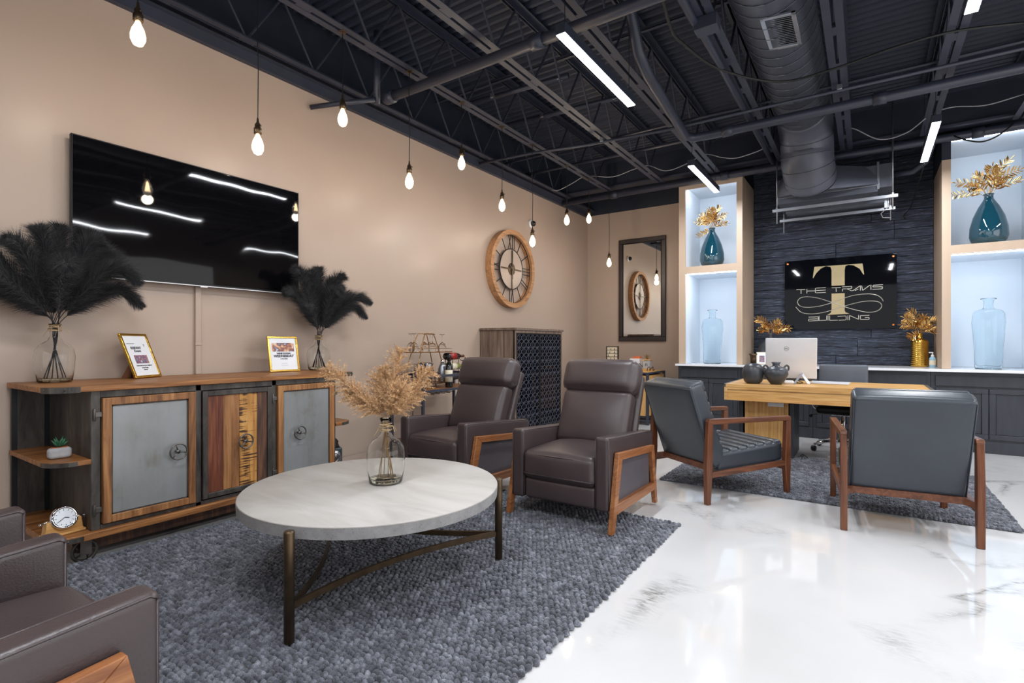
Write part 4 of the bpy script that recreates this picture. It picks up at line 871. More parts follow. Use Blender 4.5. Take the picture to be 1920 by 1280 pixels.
b = B(); b.tube(spl([(-0.102, 0, 0.15), (-0.14, 0, 0.13), (-0.135, 0, 0.06), (-0.098, 0, 0.06)], 5), 0.004, 6); b.tube(spl([(0.102, 0, 0.15), (0.14, 0, 0.13), (0.135, 0, 0.06), (0.098, 0, 0.06)], 5), 0.004, 6); b.build('handle', M_chrome, t, smooth=True)
t = thing('cocktail_shaker', 'ribbed steel cocktail shaker right of the ice bucket', 'shaker', (-3.72, 4.17, ZS+0.046))
b = B(); b.lathe([(0.001, 0), (0.034, 0), (0.045, 0.02), (0.047, 0.14), (0.036, 0.17)]+[(0.036, 0.172), (0.03, 0.19)], 24); b.build('body', M_galv, t, smooth=True)
b = B(); b.lathe([(0.022, 0.19), (0.022, 0.225), (0.016, 0.24), (0.001, 0.242)], 20); b.build('cap', M_chrome, t, smooth=True)
def wine(loc, label, m, lab, foil, body=M_bottle):
    t = thing('wine_bottle', label, 'bottle', loc, group=None); pr = [(0.001, 0), (0.036, 0), (0.038, 0.005), (0.038, 0.185), (0.03, 0.215), (0.015, 0.235), (0.0145, 0.3), (0.001, 0.302)]
    b = B(); b.m = m; b.lathe(pr, 20); b.build('bottle_body', body, t, smooth=True)
    b = B(); b.m = m; b.lathe([(0.0388, 0.05), (0.0388, 0.16)], 20); b.build('paper_label', lab, t, smooth=True)
    b = B(); b.m = m; b.lathe([(0.0155, 0.245), (0.0155, 0.305), (0.001, 0.306)], 14); b.build('foil', foil, t, smooth=True); return t
rk = thing('bottle_rack', 'small black wire rack cradling lying wine bottles on the bar cart', 'rack', (-3.74, 4.42, ZS))
b = B()
for y in (-0.12, 0.1):
    for z in (0.05, 0.16, 0.27): b.tube([(math.sin(a)*0.046, y, z+0.045-math.cos(a)*0.046) for a in [-1.4+2.8*i/12 for i in range(13)]], 0.004, 5)
    for x in (-0.05, 0.05): b.tube([(x, y, 0), (x, y, 0.3)], 0.004, 5)
b.build('wire_frame', M_black, rk)
ly = RX(-PI/2)
wine((-3.74, 4.24, ZS+0.32), 'lying wine bottle with a red foil, topmost in the wire rack', ly, M_red, M_walnut)
wine((-3.74, 4.24, ZS+0.21), 'lying olive green wine bottle in the middle of the wire rack', ly, M_cream, M_gold, M_olive)
wine((-3.74, 4.24, ZS+0.10), 'lying dark wine bottle at the bottom of the wire rack', ly, M_ink, M_black)
wine((-3.62, 4.16, ZS+0.001), 'upright dark wine bottle with a cream label beside the shaker', Matrix.Diagonal((1, 1, 1.13, 1)), M_cream, M_black)
# ---- side cabinet below the mirror
sc = thing('side_cabinet', 'low side cabinet of light oak panels in a black metal frame, below the mirror', 'cabinet', (-3.17, 7.8, 0))
x0, x1, y0, y1 = -3.72, -2.64, 7.41, 8.15
for x in (x0, x1):
    for y in (y0, y1): b = LB(sc); b.box(x-0.018, x+0.018, y-0.018, y+0.018, 0, 0.74); b.build('post', M_steelpaint, sc, bev=0.002)
b = LB(sc); b.box(x0-0.018, x1+0.018, y0-0.018, y1+0.018, 0.74, 0.765); b.build('top_frame', M_steelpaint, sc, bev=0.002)
b = LB(sc); b.box(x0, x1, y0, y1, 0.765, 0.775); b.build('top_board', M_oak, sc)
b = LB(sc); b.box(x1-0.01, x1+0.005, y0+0.02, y1-0.02, 0.13, 0.72); b.box(x0-0.005, x0+0.01, y0+0.02, y1-0.02, 0.13, 0.72); b.build('end_panel', M_oakv, sc)
for k in range(2): a = x0+0.02+k*(x1-x0-0.04)/2; b = LB(sc); b.box(a+0.003, a+(x1-x0-0.04)/2-0.003, y0-0.005, y0+0.012, 0.13, 0.72); b.build('door', M_oakv, sc, bev=0.002)
b = LB(sc); b.box(x0+0.02, x1-0.02, y1-0.02, y1-0.01, 0.13, 0.72); b.box(x0+0.01, x1-0.01, y0+0.01, y1-0.02, 0.1, 0.13); b.box(x0+0.018, x1-0.018, y0-0.015, y0+0.015, 0.05, 0.075); b.box(x1-0.015, x1+0.015, y0+0.018, y1-0.018, 0.04, 0.065); b.build('lower_frame', M_steelpaint, sc)
t = thing('word_block', 'small dark block of stacked carved words on the side cabinet', 'decoration', (-3.42, 7.95, 0.776))
b = B(); b.box(-0.1, 0.1, 0.0, 0.012, 0, 0.36); b.build('board', M_cream, t)
b = B(); b.box(-0.105, -0.09, -0.01, 0.02, 0, 0.37); b.box(0.09, 0.105, -0.01, 0.02, 0, 0.37); b.box(-0.1, 0.1, -0.01, 0.02, 0.36, 0.37); b.box(-0.1, 0.1, -0.01, 0.02, 0, 0.01)
for k in range(6): b.box(-0.09, 0.09, -0.004, 0.0, 0.03+k*0.055, 0.037+k*0.055); b.box(-0.07+0.02*(k % 3), -0.062+0.02*(k % 3), -0.004, 0, 0.03+k*0.055, 0.085+k*0.05); b.box(0.03, 0.04, -0.004, 0, 0.05+k*0.05, 0.085+k*0.05)
b.build('frame', M_brownframe, t)
t = thing('paper_stack', 'bright orange folded paper on a white box, on the side cabinet', 'paper', (-3.0, 7.9, 0.776)); 
b = B(); b.box(-0.08, 0.08, -0.06, 0.06, 0, 0.18); b.build('white_box', M_white, t); b = B(); b.prism([(-0.06, 0.18), (0.08, 0.18), (0.075, 0.215), (-0.01, 0.215)], -0.05, 0.05, 1); b.build('orange_paper', M_orange, t)
t = thing('herb_planter', 'small wooden crate planter with dry sprigs on the side cabinet corner', 'potted plant', (-2.78, 7.8, 0.776))
b = B(); b.box(-0.055, 0.055, -0.055, 0.055, 0.03, 0.16); b.build('crate', M_concretepot, t, bev=0.004); b = B(); b.box(-0.065, 0.065, -0.065, 0.065, 0.16, 0.172); b.box(-0.08, 0.08, -0.07, 0.07, 0, 0.03); b.build('rim', M_oak, t)
b = B(); rs = random.Random(6)
for k in range(24): a = rs.uniform(0, 6.3); q = rs.uniform(0.01, 0.07); b.tube([(0, 0, 0.16), (math.cos(a)*q*0.5, math.sin(a)*q*0.5, 0.2), (math.cos(a)*q, math.sin(a)*q, rs.uniform(0.2, 0.25))], 0.004, 4)
b.build('sprigs', M_pampasstem, t)
text('n', 0.09, M_ink, t, T(0.0, -0.0556, 0.095) @ RX(PI/2), 'printed_letter')
b = B(); b.tube(spl([(-0.06, 0, 0.004), (-0.05, 0, 0.05), (-0.02, 0, 0.06), (-0.02, 0, 0.01), (0.01, 0, 0.05), (0.03, 0, 0.06), (0.03, 0, 0.01), (0.06, 0, 0.03)], 5), 0.006, 6); b.build('word_sculpture', M_bronze, label='small bronze cursive word sculpture beside the herb planter', cat='decoration', loc=(-2.66, 7.62, 0.779), smooth=True)

# ---- round coffee table
TC = (-2.066, 1.803)
ct_ = thing('coffee_table', 'round coffee table with a thick concrete top on three bronze legs', 'table', (TC[0], TC[1], 0))
b = B(); b.lathe([(0.001, 0.412), (0.60, 0.412), (0.622, 0.418), (0.625, 0.464)], 96); b.build('table_edge', M_concside, ct_, auto=40)
b = B(); b.lathe([(0.625, 0.464), (0.62, 0.47), (0.001, 0.4702)], 96); b.build('tabletop', M_concrete, ct_, smooth=True)
angs = [math.atan2(1.194-TC[1], -1.853-TC[0]), math.atan2(2.292-TC[1], -1.645-TC[0])]; angs.append(angs[1]+2*PI/3-0.02)
lp = [(math.cos(a)*0.648, math.sin(a)*0.648) for a in angs]
zr = 0.026
for x, y in lp: b = B(); b.lathe([(0.020, zr), (0.0205, 0.45), (0.018, 0.456), (0.001, 0.457)], 20, None, (x, y, 0)); b.build('leg', M_bronze, ct_, smooth=True)
for i in range(3):
    p, q = Vector((*lp[i], 0.16)), Vector((*lp[(i+1) % 3], 0.16)); m_ = (p+q)/2*0.42; b = B()
    cp = [p.lerp(q, 0)*(1)]; N = 20; pts = []
    for k in range(N+1): u = k/N; pts.append((1-u)**2*p+2*u*(1-u)*Vector((m_[0], m_[1], 0.16))+u*u*q)
    b.tube(pts, 1, 4, flat=(0.009, 0.019)); b.build('curved_stretcher', M_bronze, ct_, auto=40)
v = vase_demijohn((-2.045, 1.86, 0.4706), 'clear glass jug vase of tan pampas in the middle of the coffee table', 0.098, 0.33)
twine(v, 0.285, 0.03)
rs = random.Random(11); bz = 0.49
tips = [(-2.03, 1.95, 1.14), (-2.20, 1.95, 1.0), (-2.27, 1.68, 1.05), (-1.97, 2.10, 1.03), (-1.93, 1.86, 0.95), (-2.10, 1.90, 1.03), (-2.17, 1.74, 0.93), (-1.98, 2.0, 0.93)]
for k, tip in enumerate(tips):
    a = k*1.05; bx, by = -2.045+math.cos(a)*0.04, 1.86+math.sin(a)*0.04; nr = sum(q[0]*0.83+q[1]*0.56 > tip[0]*0.83+tip[1]*0.56 for q in tips)
    m = (-2.045*0.5+tip[0]*0.5, 1.86*0.5+tip[1]*0.5, 0.80+(tip[2]-0.8)*0.5)
    pampas((bx, by, bz), [(bx, by, bz), (-2.045+0.008*math.cos(a+3), 1.86+0.008*math.sin(a+3), 0.78), m, tip], 'tan pampas plume in the coffee table vase, %s from the right' % ordn[nr], 'tan plumes in the coffee table vase', rs)

# ---- rugs of felted wool loops
def rug(name, label, x0, x1, y0, y1, pitch, h, seed, ang=0.0):
    t = thing(name, label, 'rug', (x0, y0, 0)); W, L = x1-x0, y1-y0
    b = B(); b.box(0.01, W-0.01, 0.01, L-0.01, 0.001, 0.008); b.build('backing', M_rug, t)
    r = np.random.default_rng(seed)
    nx, ny = int(W/pitch), int(L/(pitch*0.8)); gx, gy = np.meshgrid(np.arange(nx), np.arange(ny), indexing='ij')
    cx = ((gx+0.5)*W/nx+np.where(gy % 2, 0.22, -0.22)*pitch).ravel()+r.normal(0, pitch*0.09, nx*ny); cy = ((gy+0.5)*L/ny).ravel()+r.normal(0, pitch*0.08, nx*ny)
    N = len(cx); th = np.where(gy % 2, 0.5, -0.5).ravel()+r.normal(0, 0.35, N)
    a_ = pitch*0.60*r.uniform(0.85, 1.15, N); b_ = pitch*0.46*r.uniform(0.85, 1.15, N); c_ = h*r.uniform(0.75, 1.1, N)
    K = 7; rings = [(1.0, 0.0), (0.9, 0.5), (0.55, 0.87)]; loc = []
    for q, (rr, zz) in enumerate(rings):
        for k in range(K): p = 2*PI*(k+0.5*q)/K; loc.append((rr*math.cos(p), rr*math.sin(p), zz))
    loc.append((0, 0, 1.0)); loc = np.array(loc); fs = []
    for q in range(2):
        for k in range(K): k2 = (k+1) % K; fs += [(q*K+k, q*K+k2, (q+1)*K+k), (q*K+k2, (q+1)*K+k2, (q+1)*K+k)]
    fs += [(2*K+k, 2*K+(k+1) % K, 3*K) for k in range(K)]; fs = np.array(fs)
    X = loc[None, :, 0]*a_[:, None]; Y = loc[None, :, 1]*b_[:, None]; Z = loc[None, :, 2]*c_[:, None]+0.006+r.normal(0, 0.0015, N)[:, None]
    V = np.stack([X*np.cos(th)[:, None]-Y*np.sin(th)[:, None]+cx[:, None], X*np.sin(th)[:, None]+Y*np.cos(th)[:, None]+cy[:, None], np.maximum(Z, 0.001)], -1)
    F = (fs[None]+(np.arange(N)*len(loc))[:, None, None]).reshape(-1, 3)
    o = np_obj('wool_loops', V.reshape(-1, 3), F, M_rug, t); o.data.shade_smooth(); o['kind'] = 'stuff'
    return t
rug('area_rug', 'large chunky charcoal wool rug under the coffee table and recliners', -3.48, -1.0, -0.35, 3.42, 0.029, 0.021, 1)
rug('area_rug', 'smaller chunky charcoal wool rug under the desk and armchairs', -1.485, 0.815, 4.475, 6.12, 0.026, 0.018, 2)

# ---- recliners
def warp(b, fn): b.v = [fn(*p) for p in b.v]; return b
def recliner(loc, rz, label, proto=None):
    t = thing('recliner', label, 'armchair', loc, rz, group='brown leather recliners')
    if proto:
        for q in proto.children:
            c = q.copy(); C.objects.link(c); c.parent = t
            for g_ in q.children: d_ = g_.copy(); C.objects.link(d_); d_.parent = c
        return t
    sl = lambda x, y, z: (x, y, z-0.075*(y+0.4)*max(0, (z-0.2)/0.4))
    for s in (-1, 1):
        b = B(); b.rbox((s*0.31, 0.0, 0.351), (0.092, 0.8, 0.462), 0.022, n=8); warp(b, sl); a = b.build('arm', M_leather, t, smooth=True)
        b = B(); X = s*0.31
        for dx in (-0.046, 0.046):
            pts = [(X+dx*0.93, -0.392, 0.135), (X+dx*0.93, -0.392, 0.562), (X+dx*0.93, -0.375, 0.576), (X+dx*0.93, 0.37, 0.576)]; b.tube([sl(*p) for p in pts], 0.0028, 5)
        b.build('seam', M_leather, a, smooth=True)
        b = B(); b.box(s*0.357 if s > 0 else -0.364, 0.364 if s > 0 else -0.357, -0.29, 0.30, 0.15, 0.42); b.build('side_panel', M_panel, t, bev=0.003)
        xa, xb = (0.36, 0.392) if s > 0 else (-0.392, -0.36)
        b = B()
        def q4(pts): b.prism(pts, xa, xb, axis=0)
        q4([(-0.425, 0.0), (-0.378, 0.0), (-0.262, 0.43), (-0.318, 0.480)])
        q4([(-0.318, 0.480), (-0.262, 0.43), (0.283, 0.388), (0.33, 0.43)])
        q4([(0.33, 0.43), (0.283, 0.388), (0.365, 0.0), (0.405, 0.0)])
        q4([(-0.352, 0.105), (-0.336, 0.168), (0.334, 0.157), (0.345, 0.105)])
        b.build('side_frame', M_walnutl, t, bev=0.003)
    b = B(); b.rbox((0, -0.352, 0.19), (0.525, 0.07, 0.14), 0.022, (0, 0.012, 0), n=10); b.build('footrest', M_leather, t, smooth=True)
    b = B(); b.box(-0.26, 0.26, -0.31, 0.32, 0.13, 0.3); b.build('base', M_leather, t)
    b = B(); b.rbox((0, -0.1, 0.352), (0.524, 0.62, 0.18), 0.035, (0, 0.015, 0.035), n=12); sc_ = b.build('seat_cushion', M_leather, t, smooth=True)
    b = B(); b.tube([(-0.255, -0.1, 0.30), (-0.255, -0.405, 0.295), (-0.235, -0.417, 0.293), (0.235, -0.417, 0.293), (0.255, -0.405, 0.295), (0.255, -0.1, 0.30)], 0.0045, 6); b.tube([(-0.255, 0.0, 0.43), (-0.254, -0.385, 0.423), (-0.235, -0.405, 0.42), (0, -0.415, 0.425), (0.235, -0.405, 0.42), (0.254, -0.385, 0.423), (0.255, 0.0, 0.43)], 0.004, 6); b.build('piping', M_leather, sc_, smooth=True)
    tilt = RX(-0.38); org = T(0, 0.1, 0.42)
    b = B(); b.m = org @ tilt; b.rbox((0, 0.0, 0.205), (0.545, 0.13, 0.41), 0.04, (0, 0.035, 0.0), n=12); b.build('back_cushion', M_leather, t, smooth=True)
    b = B(); b.m = org @ tilt; b.rbox((0, -0.005, 0.525), (0.585, 0.165, 0.245), 0.055, (0.01, 0.025, 0.012), n=12); hp = b.build('head_pillow', M_leather, t, smooth=True)
    b = B(); b.m = org @ tilt
    for x in (-0.285, 0.285): b.tube([(x, -0.03, 0.42), (x, -0.06, 0.50), (x, -0.06, 0.58), (x, -0.02, 0.635), (x, 0.05, 0.635)], 0.0035, 5)
    b.build('seam', M_leather, hp, smooth=True)
    b = B(); b.m = org @ tilt; b.rbox((0, 0.085, 0.21), (0.60, 0.06, 0.72), 0.02, n=6); b.build('back_shell', M_leather, t, smooth=True)
    return t
r0 = recliner((-1.662, 3.375, 0.022), 0, 'brown leather recliner facing the coffee table, right one of the far pair')
recliner((-2.735, 3.36, 0.022), -0.05, 'brown leather recliner right of the bar cart, left one of the far pair', r0)
recliner((-1.725, 0.155, 0.022), PI, 'brown leather recliner in the bottom left corner, nearest the camera', r0)
recliner((-2.80, 0.165, 0.022), PI, 'brown leather recliner cut off at the left picture edge, beyond the nearest one', r0)

# ---- wooden armchairs
def armchair(loc, rz, label, proto=None):
    t = thing('armchair', label, 'armchair', loc, rz, group='dark leather armchairs at the desk')
    if proto:
        for q in proto.children:
            c = q.copy(); C.objects.link(c); c.parent = t
            for g_ in q.children: d_ = g_.copy(); C.objects.link(d_); d_.parent = c
        return t
    for s in (-1, 1):
        X = s*0.335; w_ = 0.019
        b = B(); b.prism([(0.395, 0.0), (0.43, 0.0), (0.435, 0.3), (0.415, 0.605), (0.375, 0.605), (0.375, 0.3)], X-w_, X+w_, axis=0); b.build('leg', M_walnutv, t, bev=0.004)
        b = B(); b.prism([(-0.375, 0.0), (-0.345, 0.0), (-0.325, 0.25), (-0.34, 0.61), (-0.385, 0.61), (-0.385, 0.28)], X-w_, X+w_, axis=0); b.build('leg', M_walnutv, t, bev=0.004)
        b = B(); b.prism([(-0.385, 0.585), (-0.375, 0.618), (0.405, 0.628), (0.416, 0.605), (0.376, 0.588), (-0.34, 0.582)], X-w_-0.002, X+w_+0.002, axis=0); b.build('armrest', M_walnut, t, bev=0.004)
        b = B(); b.prism([(-0.335, 0.232), (-0.335, 0.27), (0.385, 0.235), (0.385, 0.195)], X-w_*0.8, X+w_*0.8, axis=0); b.build('side_rail', M_walnut, t, bev=0.003)
    b = B(); b.m = T(0, 0.33, 0.0); b.box(-0.29, 0.29, -0.015, 0.015, 0.225, 0.268); b.build('rear_rail', M_walnut, t, bev=0.003)
    for s in (-1, 1): b = B(); b.bar((s*0.285, 0.33, 0.245), (s*0.33, 0.385, 0.235), 0.03, 0.04); b.build('rear_bracket', M_walnut, t, bev=0.003)
    b = B(); b.box(-0.32, 0.32, -0.35, -0.325, 0.2, 0.24); b.build('front_rail', M_walnut, t, bev=0.003)
    b = B(); b.rbox((0, -0.04, 0.335), (0.60, 0.64, 0.15), 0.025, n=10, corners=3)
    b.v = [(x, y, z-0.06*(y+0.36)/0.7+(0.0)) for x, y, z in b.v]; sc_ = b.build('seat', M_navy, t, smooth=True)
    b = B()
    for k in range(7):
        yy = -0.315+k*0.085; zz = 0.412-0.06*(yy+0.36)/0.7; b.rbox((0, yy, zz-0.012), (0.585, 0.084, 0.05), 0.022, n=3)
    b.build('seat_channels', M_navy, sc_, smooth=True)
    tilt = RX(-0.35); org = T(0, 0.26, 0.27)
    b = B(); b.m = org @ tilt; b.rbox((0, 0.0, 0.32), (0.60, 0.13, 0.66), 0.028, (0, 0.008, 0.006), n=10); bk = b.build('backrest', M_navy, t, smooth=True)
    b = B(); b.m = org @ tilt
    for x in (-0.292, 0.292): b.tube([(x, 0.06, 0.0), (x, 0.063, 0.32), (x, 0.06, 0.62), (x, 0.02, 0.645), (x, -0.05, 0.64)], 0.0035, 5)
    b.tube([(-0.29, 0.062, 0.63), (0.29, 0.062, 0.63)], 0.0035, 5)
    for k in range(7): b.rbox((0, -0.06, 0.12+k*0.082), (0.575, 0.05, 0.08), 0.02, n=3)
    b.build('back_channels', M_navy, bk, smooth=True)
    return t
# origin such that rear feet lie at y=+0.41, front feet at y=-0.36
def place_chair(rr, rz, label, proto=None):   # rr: world xy of rear-right foot when looking along the facing direction
    off = Vector((-0.335, 0.41)); R2 = Matrix.Rotation(rz, 2); p = Vector(rr)-R2 @ off; return armchair((p.x, p.y, 0.001), rz, label, proto)
a0 = place_chair((-0.966, 3.985), PI-0.62, 'dark leather armchair with a walnut frame, left one before the desk, turned sideways')
place_chair((0.545, 4.02), PI+0.12, 'dark leather armchair with a walnut frame, right one, back to the camera', a0)
# ---- desk
dk = thing('desk', 'long honey oak desk with black steel ends before the counter', 'desk', (-0.36, 6.1, 0))
x0, x1, y0, y1, zt = -1.215, 0.50, 5.665, 6.62, 0.775
for k in range(5): a = y0+(y1-y0)*k/5; b = LB(dk); b.box(x0+0.02, x1-0.03, a+0.0006, a+(y1-y0)/5-0.0006, zt-0.03, zt); b.build('top_board', M_oak, dk, bev=0.001, bseg=1)
b = LB(dk); b.box(x0, x0+0.02, y0, y1, zt-0.032, zt+0.001); b.box(x1-0.03, x1, y0, y1, zt-0.032, zt+0.001); b.build('steel_edge', M_dullmetal, dk, bev=0.002)
b = LB(dk); b.box(x0+0.02, x1-0.03, y0+0.012, y1-0.02, zt-0.165, zt-0.031); ap = b.build('apron_box', M_oak, dk)
b = LB(dk); b.box(x0+0.005, x1-0.02, y0, y0+0.012, zt-0.165, zt-0.155); b.box(x0+0.005, x1-0.02, y0, y0+0.012, zt-0.055, zt-0.031); b.box(x0+0.005, x0+0.035, y0, y0+0.012, zt-0.155, zt-0.055); b.box(x1-0.05, x1-0.02, y0, y0+0.012, zt-0.155, zt-0.055); b.build('apron_frame', M_oak, dk, bev=0.002)
for a, c in ((-1.07, -0.66), (-0.05, 0.36)):
    b = LB(dk); b.box(a, c, 6.0, 6.5, 0.12, zt-0.166); b.box(a-0.001, a+0.03, 5.99, 6.0, 0.12, zt-0.166); b.box(c-0.03, c+0.001, 5.99, 6.0, 0.12, zt-0.166); b.build('pedestal', M_oakv, dk, bev=0.002)
    b = LB(dk); b.box(a-0.06, a-0.02, 5.99, 6.5, 0.027, zt-0.166); b.box(c+0.01, c+0.05, 5.99, 6.5, 0.027, zt-0.166); b.box(a-0.02, c+0.01, 5.99, 6.5, 0.1, 0.119); b.build('steel_leg', M_cab, dk, bev=0.003)
b = LB(dk); b.box(-0.85, -0.70, 5.985, 5.99, 0.535, 0.575); b.build('paper_sticker', M_silver, dk)
ZT = zt+0.0015
# ---- desk things
def lath(name, label, cat, loc, prof, mat, n=32, extra=None, **k):
    t = thing(name, label, cat, loc); b = B(); b.lathe(prof, n, **k); b.build('body', mat, t, smooth=True)
    if extra: extra(t)
    return t
def neck(t): b = B(); b.lathe([(0.028, 0.205), (0.026, 0.25), (0.03, 0.285), (0.042, 0.305), (0.036, 0.305), (0.022, 0.28), (0.02, 0.22)], 24); b.build('bronze_neck', M_bronze, t, smooth=True)
lath('vase', 'black barrel shaped vase with a bronze neck at the left end of the desk', 'vase', (-0.97, 5.87, ZT), [(0.001, 0), (0.06, 0), (0.085, 0.02), (0.1, 0.06), (0.103, 0.12), (0.095, 0.165), (0.07, 0.195), (0.03, 0.207), (0.026, 0.215), (0.001, 0.215)], M_clayblack, extra=neck)
def ears(t):
    for s in (-1, 1): b = B(); b.tube(spl([(s*0.075, 0, 0.165), (s*0.1, 0, 0.19), (s*0.12, 0, 0.175), (s*0.118, 0, 0.145), (s*0.1, 0, 0.13)], 5), 0.009, 8); b.build('handle', M_clayblack, t, smooth=True)
t = lath('vase', 'black two-handled clay vase on the desk beside the computer', 'vase', (-0.755, 5.86, ZT), [(0.001, 0), (0.05, 0), (0.085, 0.045), (0.112, 0.1), (0.108, 0.14), (0.075, 0.17), (0.036, 0.183), (0.032, 0.2), (0.045, 0.222), (0.038, 0.222), (0.026, 0.2), (0.026, 0.17), (0.001, 0.17)], M_clayblack, extra=ears)
t.rotation_euler.z = 0.5
mo = thing('computer_monitor', 'silver all-in-one computer seen from behind, leaning on its stand on the desk', 'computer', (-0.66, 6.2, ZT), 0.12)
mm = T(0, 0, 0.045) @ RX(0.20)
b = B(); b.m = mm; b.rbox((0, 0, 0.215), (0.475, 0.018, 0.43), 0.008, n=2); b.build('back_cover', M_silver, mo, smooth=True)
b = B(); b.m = mm; b.box(-0.232, 0.232, 0.009, 0.011, 0.02, 0.42); b.build('screen', M_black, mo)
b = B(); b.m = mm; b.box(-0.2375, 0.2375, -0.008, 0.01, -0.006, 0.004); b.build('base_bar', M_dullmetal, mo)
b = B(); b.m = mm @ T(-0.04, -0.0098, 0.32) @ RX(PI/2); b.tube([(math.cos(a)*0.022, math.sin(a)*0.022, 0) for a in [2*PI*i/28 for i in range(28)]], 0.0016, 4, True); b.build('round_emblem', M_dullmetal, mo)
text('DELL', 0.016, M_dullmetal, mo, mm @ T(-0.04, -0.0096, 0.32) @ RX(PI/2), 'emblem_letters', bold=0.0005)
b = B(); b.bar((0.1, -0.03, 0.1), (0.03, -0.22, 0.003), 0.022, 0.006); b.build('stand_leg', M_galv, mo, bev=0.001)
b = B(); b.bar((0.1, -0.03, 0.1), (0.16, -0.16, 0.003), 0.03, 0.006); b.build('stand_leg', M_silver, mo, bev=0.001)
t = thing('keyboard', 'flat silver keyboard lying on the desk right of the computer', 'keyboard', (-0.31, 6.22, ZT), -0.1)
b = B(); b.prism([(-0.06, 0.001), (0.06, 0.001), (0.06, 0.022), (-0.06, 0.008)], -0.17, 0.17, axis=0); b.build('case', M_silver, t, bev=0.002)
t = thing('computer_mouse', 'white computer mouse on the desk between vase and stand', 'mouse', (-0.66, 6.0, ZT), 0.3); b = B(); b.rbox((0, 0, 0.016), (0.1, 0.06, 0.03), 0.0145, (0, 0, 0.004), n=4); b.build('shell', M_offwhite, t, smooth=True)
b = B(); b.tube(spl([(-0.60, 6.25, ZT+0.004), (-0.64, 6.12, ZT+0.02), (-0.58, 6.08, ZT+0.03), (-0.55, 6.12, ZT+0.004), (-0.7, 6.15, ZT+0.004)], 6), 0.004, 6); b.build('cable', M_blackcable, label='tangle of black cable on the desk behind the mouse', cat='cable', smooth=True)
b = B(); b.tube(spl([(-0.585, 6.2, 0.012), (-0.55, 6.02, 0.012), (-0.53, 6.05, 0.06), (-0.56, 6.1, 0.03), (-0.5, 6.15, 0.012), (-0.55, 6.3, 0.012)], 6), 0.004, 6); b.build('power_cord', M_blackcable, label='thin dark power cord looping on the floor by the desk leg', cat='cable', smooth=True)
# ---- office chair
oc = thing('office_chair', 'black leather office chair on chrome casters behind the desk', 'office chair', (-0.22, 6.83, 0))
b = B(); b.rbox((0, 0.2, 0.70), (0.47, 0.06, 0.50), 0.025, (0, 0.012, 0), n=8); b.build('backrest', M_greyleather, oc, smooth=True)
b = B(); b.rbox((0, -0.05, 0.47), (0.48, 0.48, 0.09), 0.035, (0, 0, 0.012), n=8); b.build('seat', M_black, oc, smooth=True)
b = B(); b.cyl((0, 0, 0.1), (0, 0, 0.43), 0.028, n=16); b.box(-0.1, 0.1, -0.12, 0.12, 0.4, 0.43); b.build('gas_lift', M_chrome, oc, smooth=True)
for s in (-1, 1):
    b = B(); b.tube(spl([(s*0.22, 0.18, 0.5), (s*0.27, 0.15, 0.56), (s*0.27, -0.15, 0.56), (s*0.26, -0.2, 0.5), (s*0.2, -0.1, 0.43)], 5), 0.012, 8); b.build('arm_loop', M_chrome, oc, smooth=True)
b = B(); b.tube([(-0.2, -0.1, 0.41), (-0.28, -0.18, 0.40)], 0.006, 6); b.sphere((-0.29, -0.19, 0.39), 0.02, 8, 6); b.build('lever', M_black, oc)
for k in range(5):
    a = PI+0.55+k*2*PI/5; ex, ey = math.cos(a)*0.31, math.sin(a)*0.31
    b = B(); b.tube([(0, 0, 0.11), (ex*0.5, ey*0.5, 0.105), (ex, ey, 0.075)], [0.028, 0.02, 0.012], 8); lg = b.build('base_arm', M_chrome, oc, smooth=True)
    b = B(); b.m = T(ex, ey, 0.03) @ RZ(a+0.6) @ RX(PI/2); b.lathe([(0.012, -0.022), (0.029, -0.018), (0.029, 0.018), (0.012, 0.022)], 16); b.build('caster', M_black, lg, smooth=True)
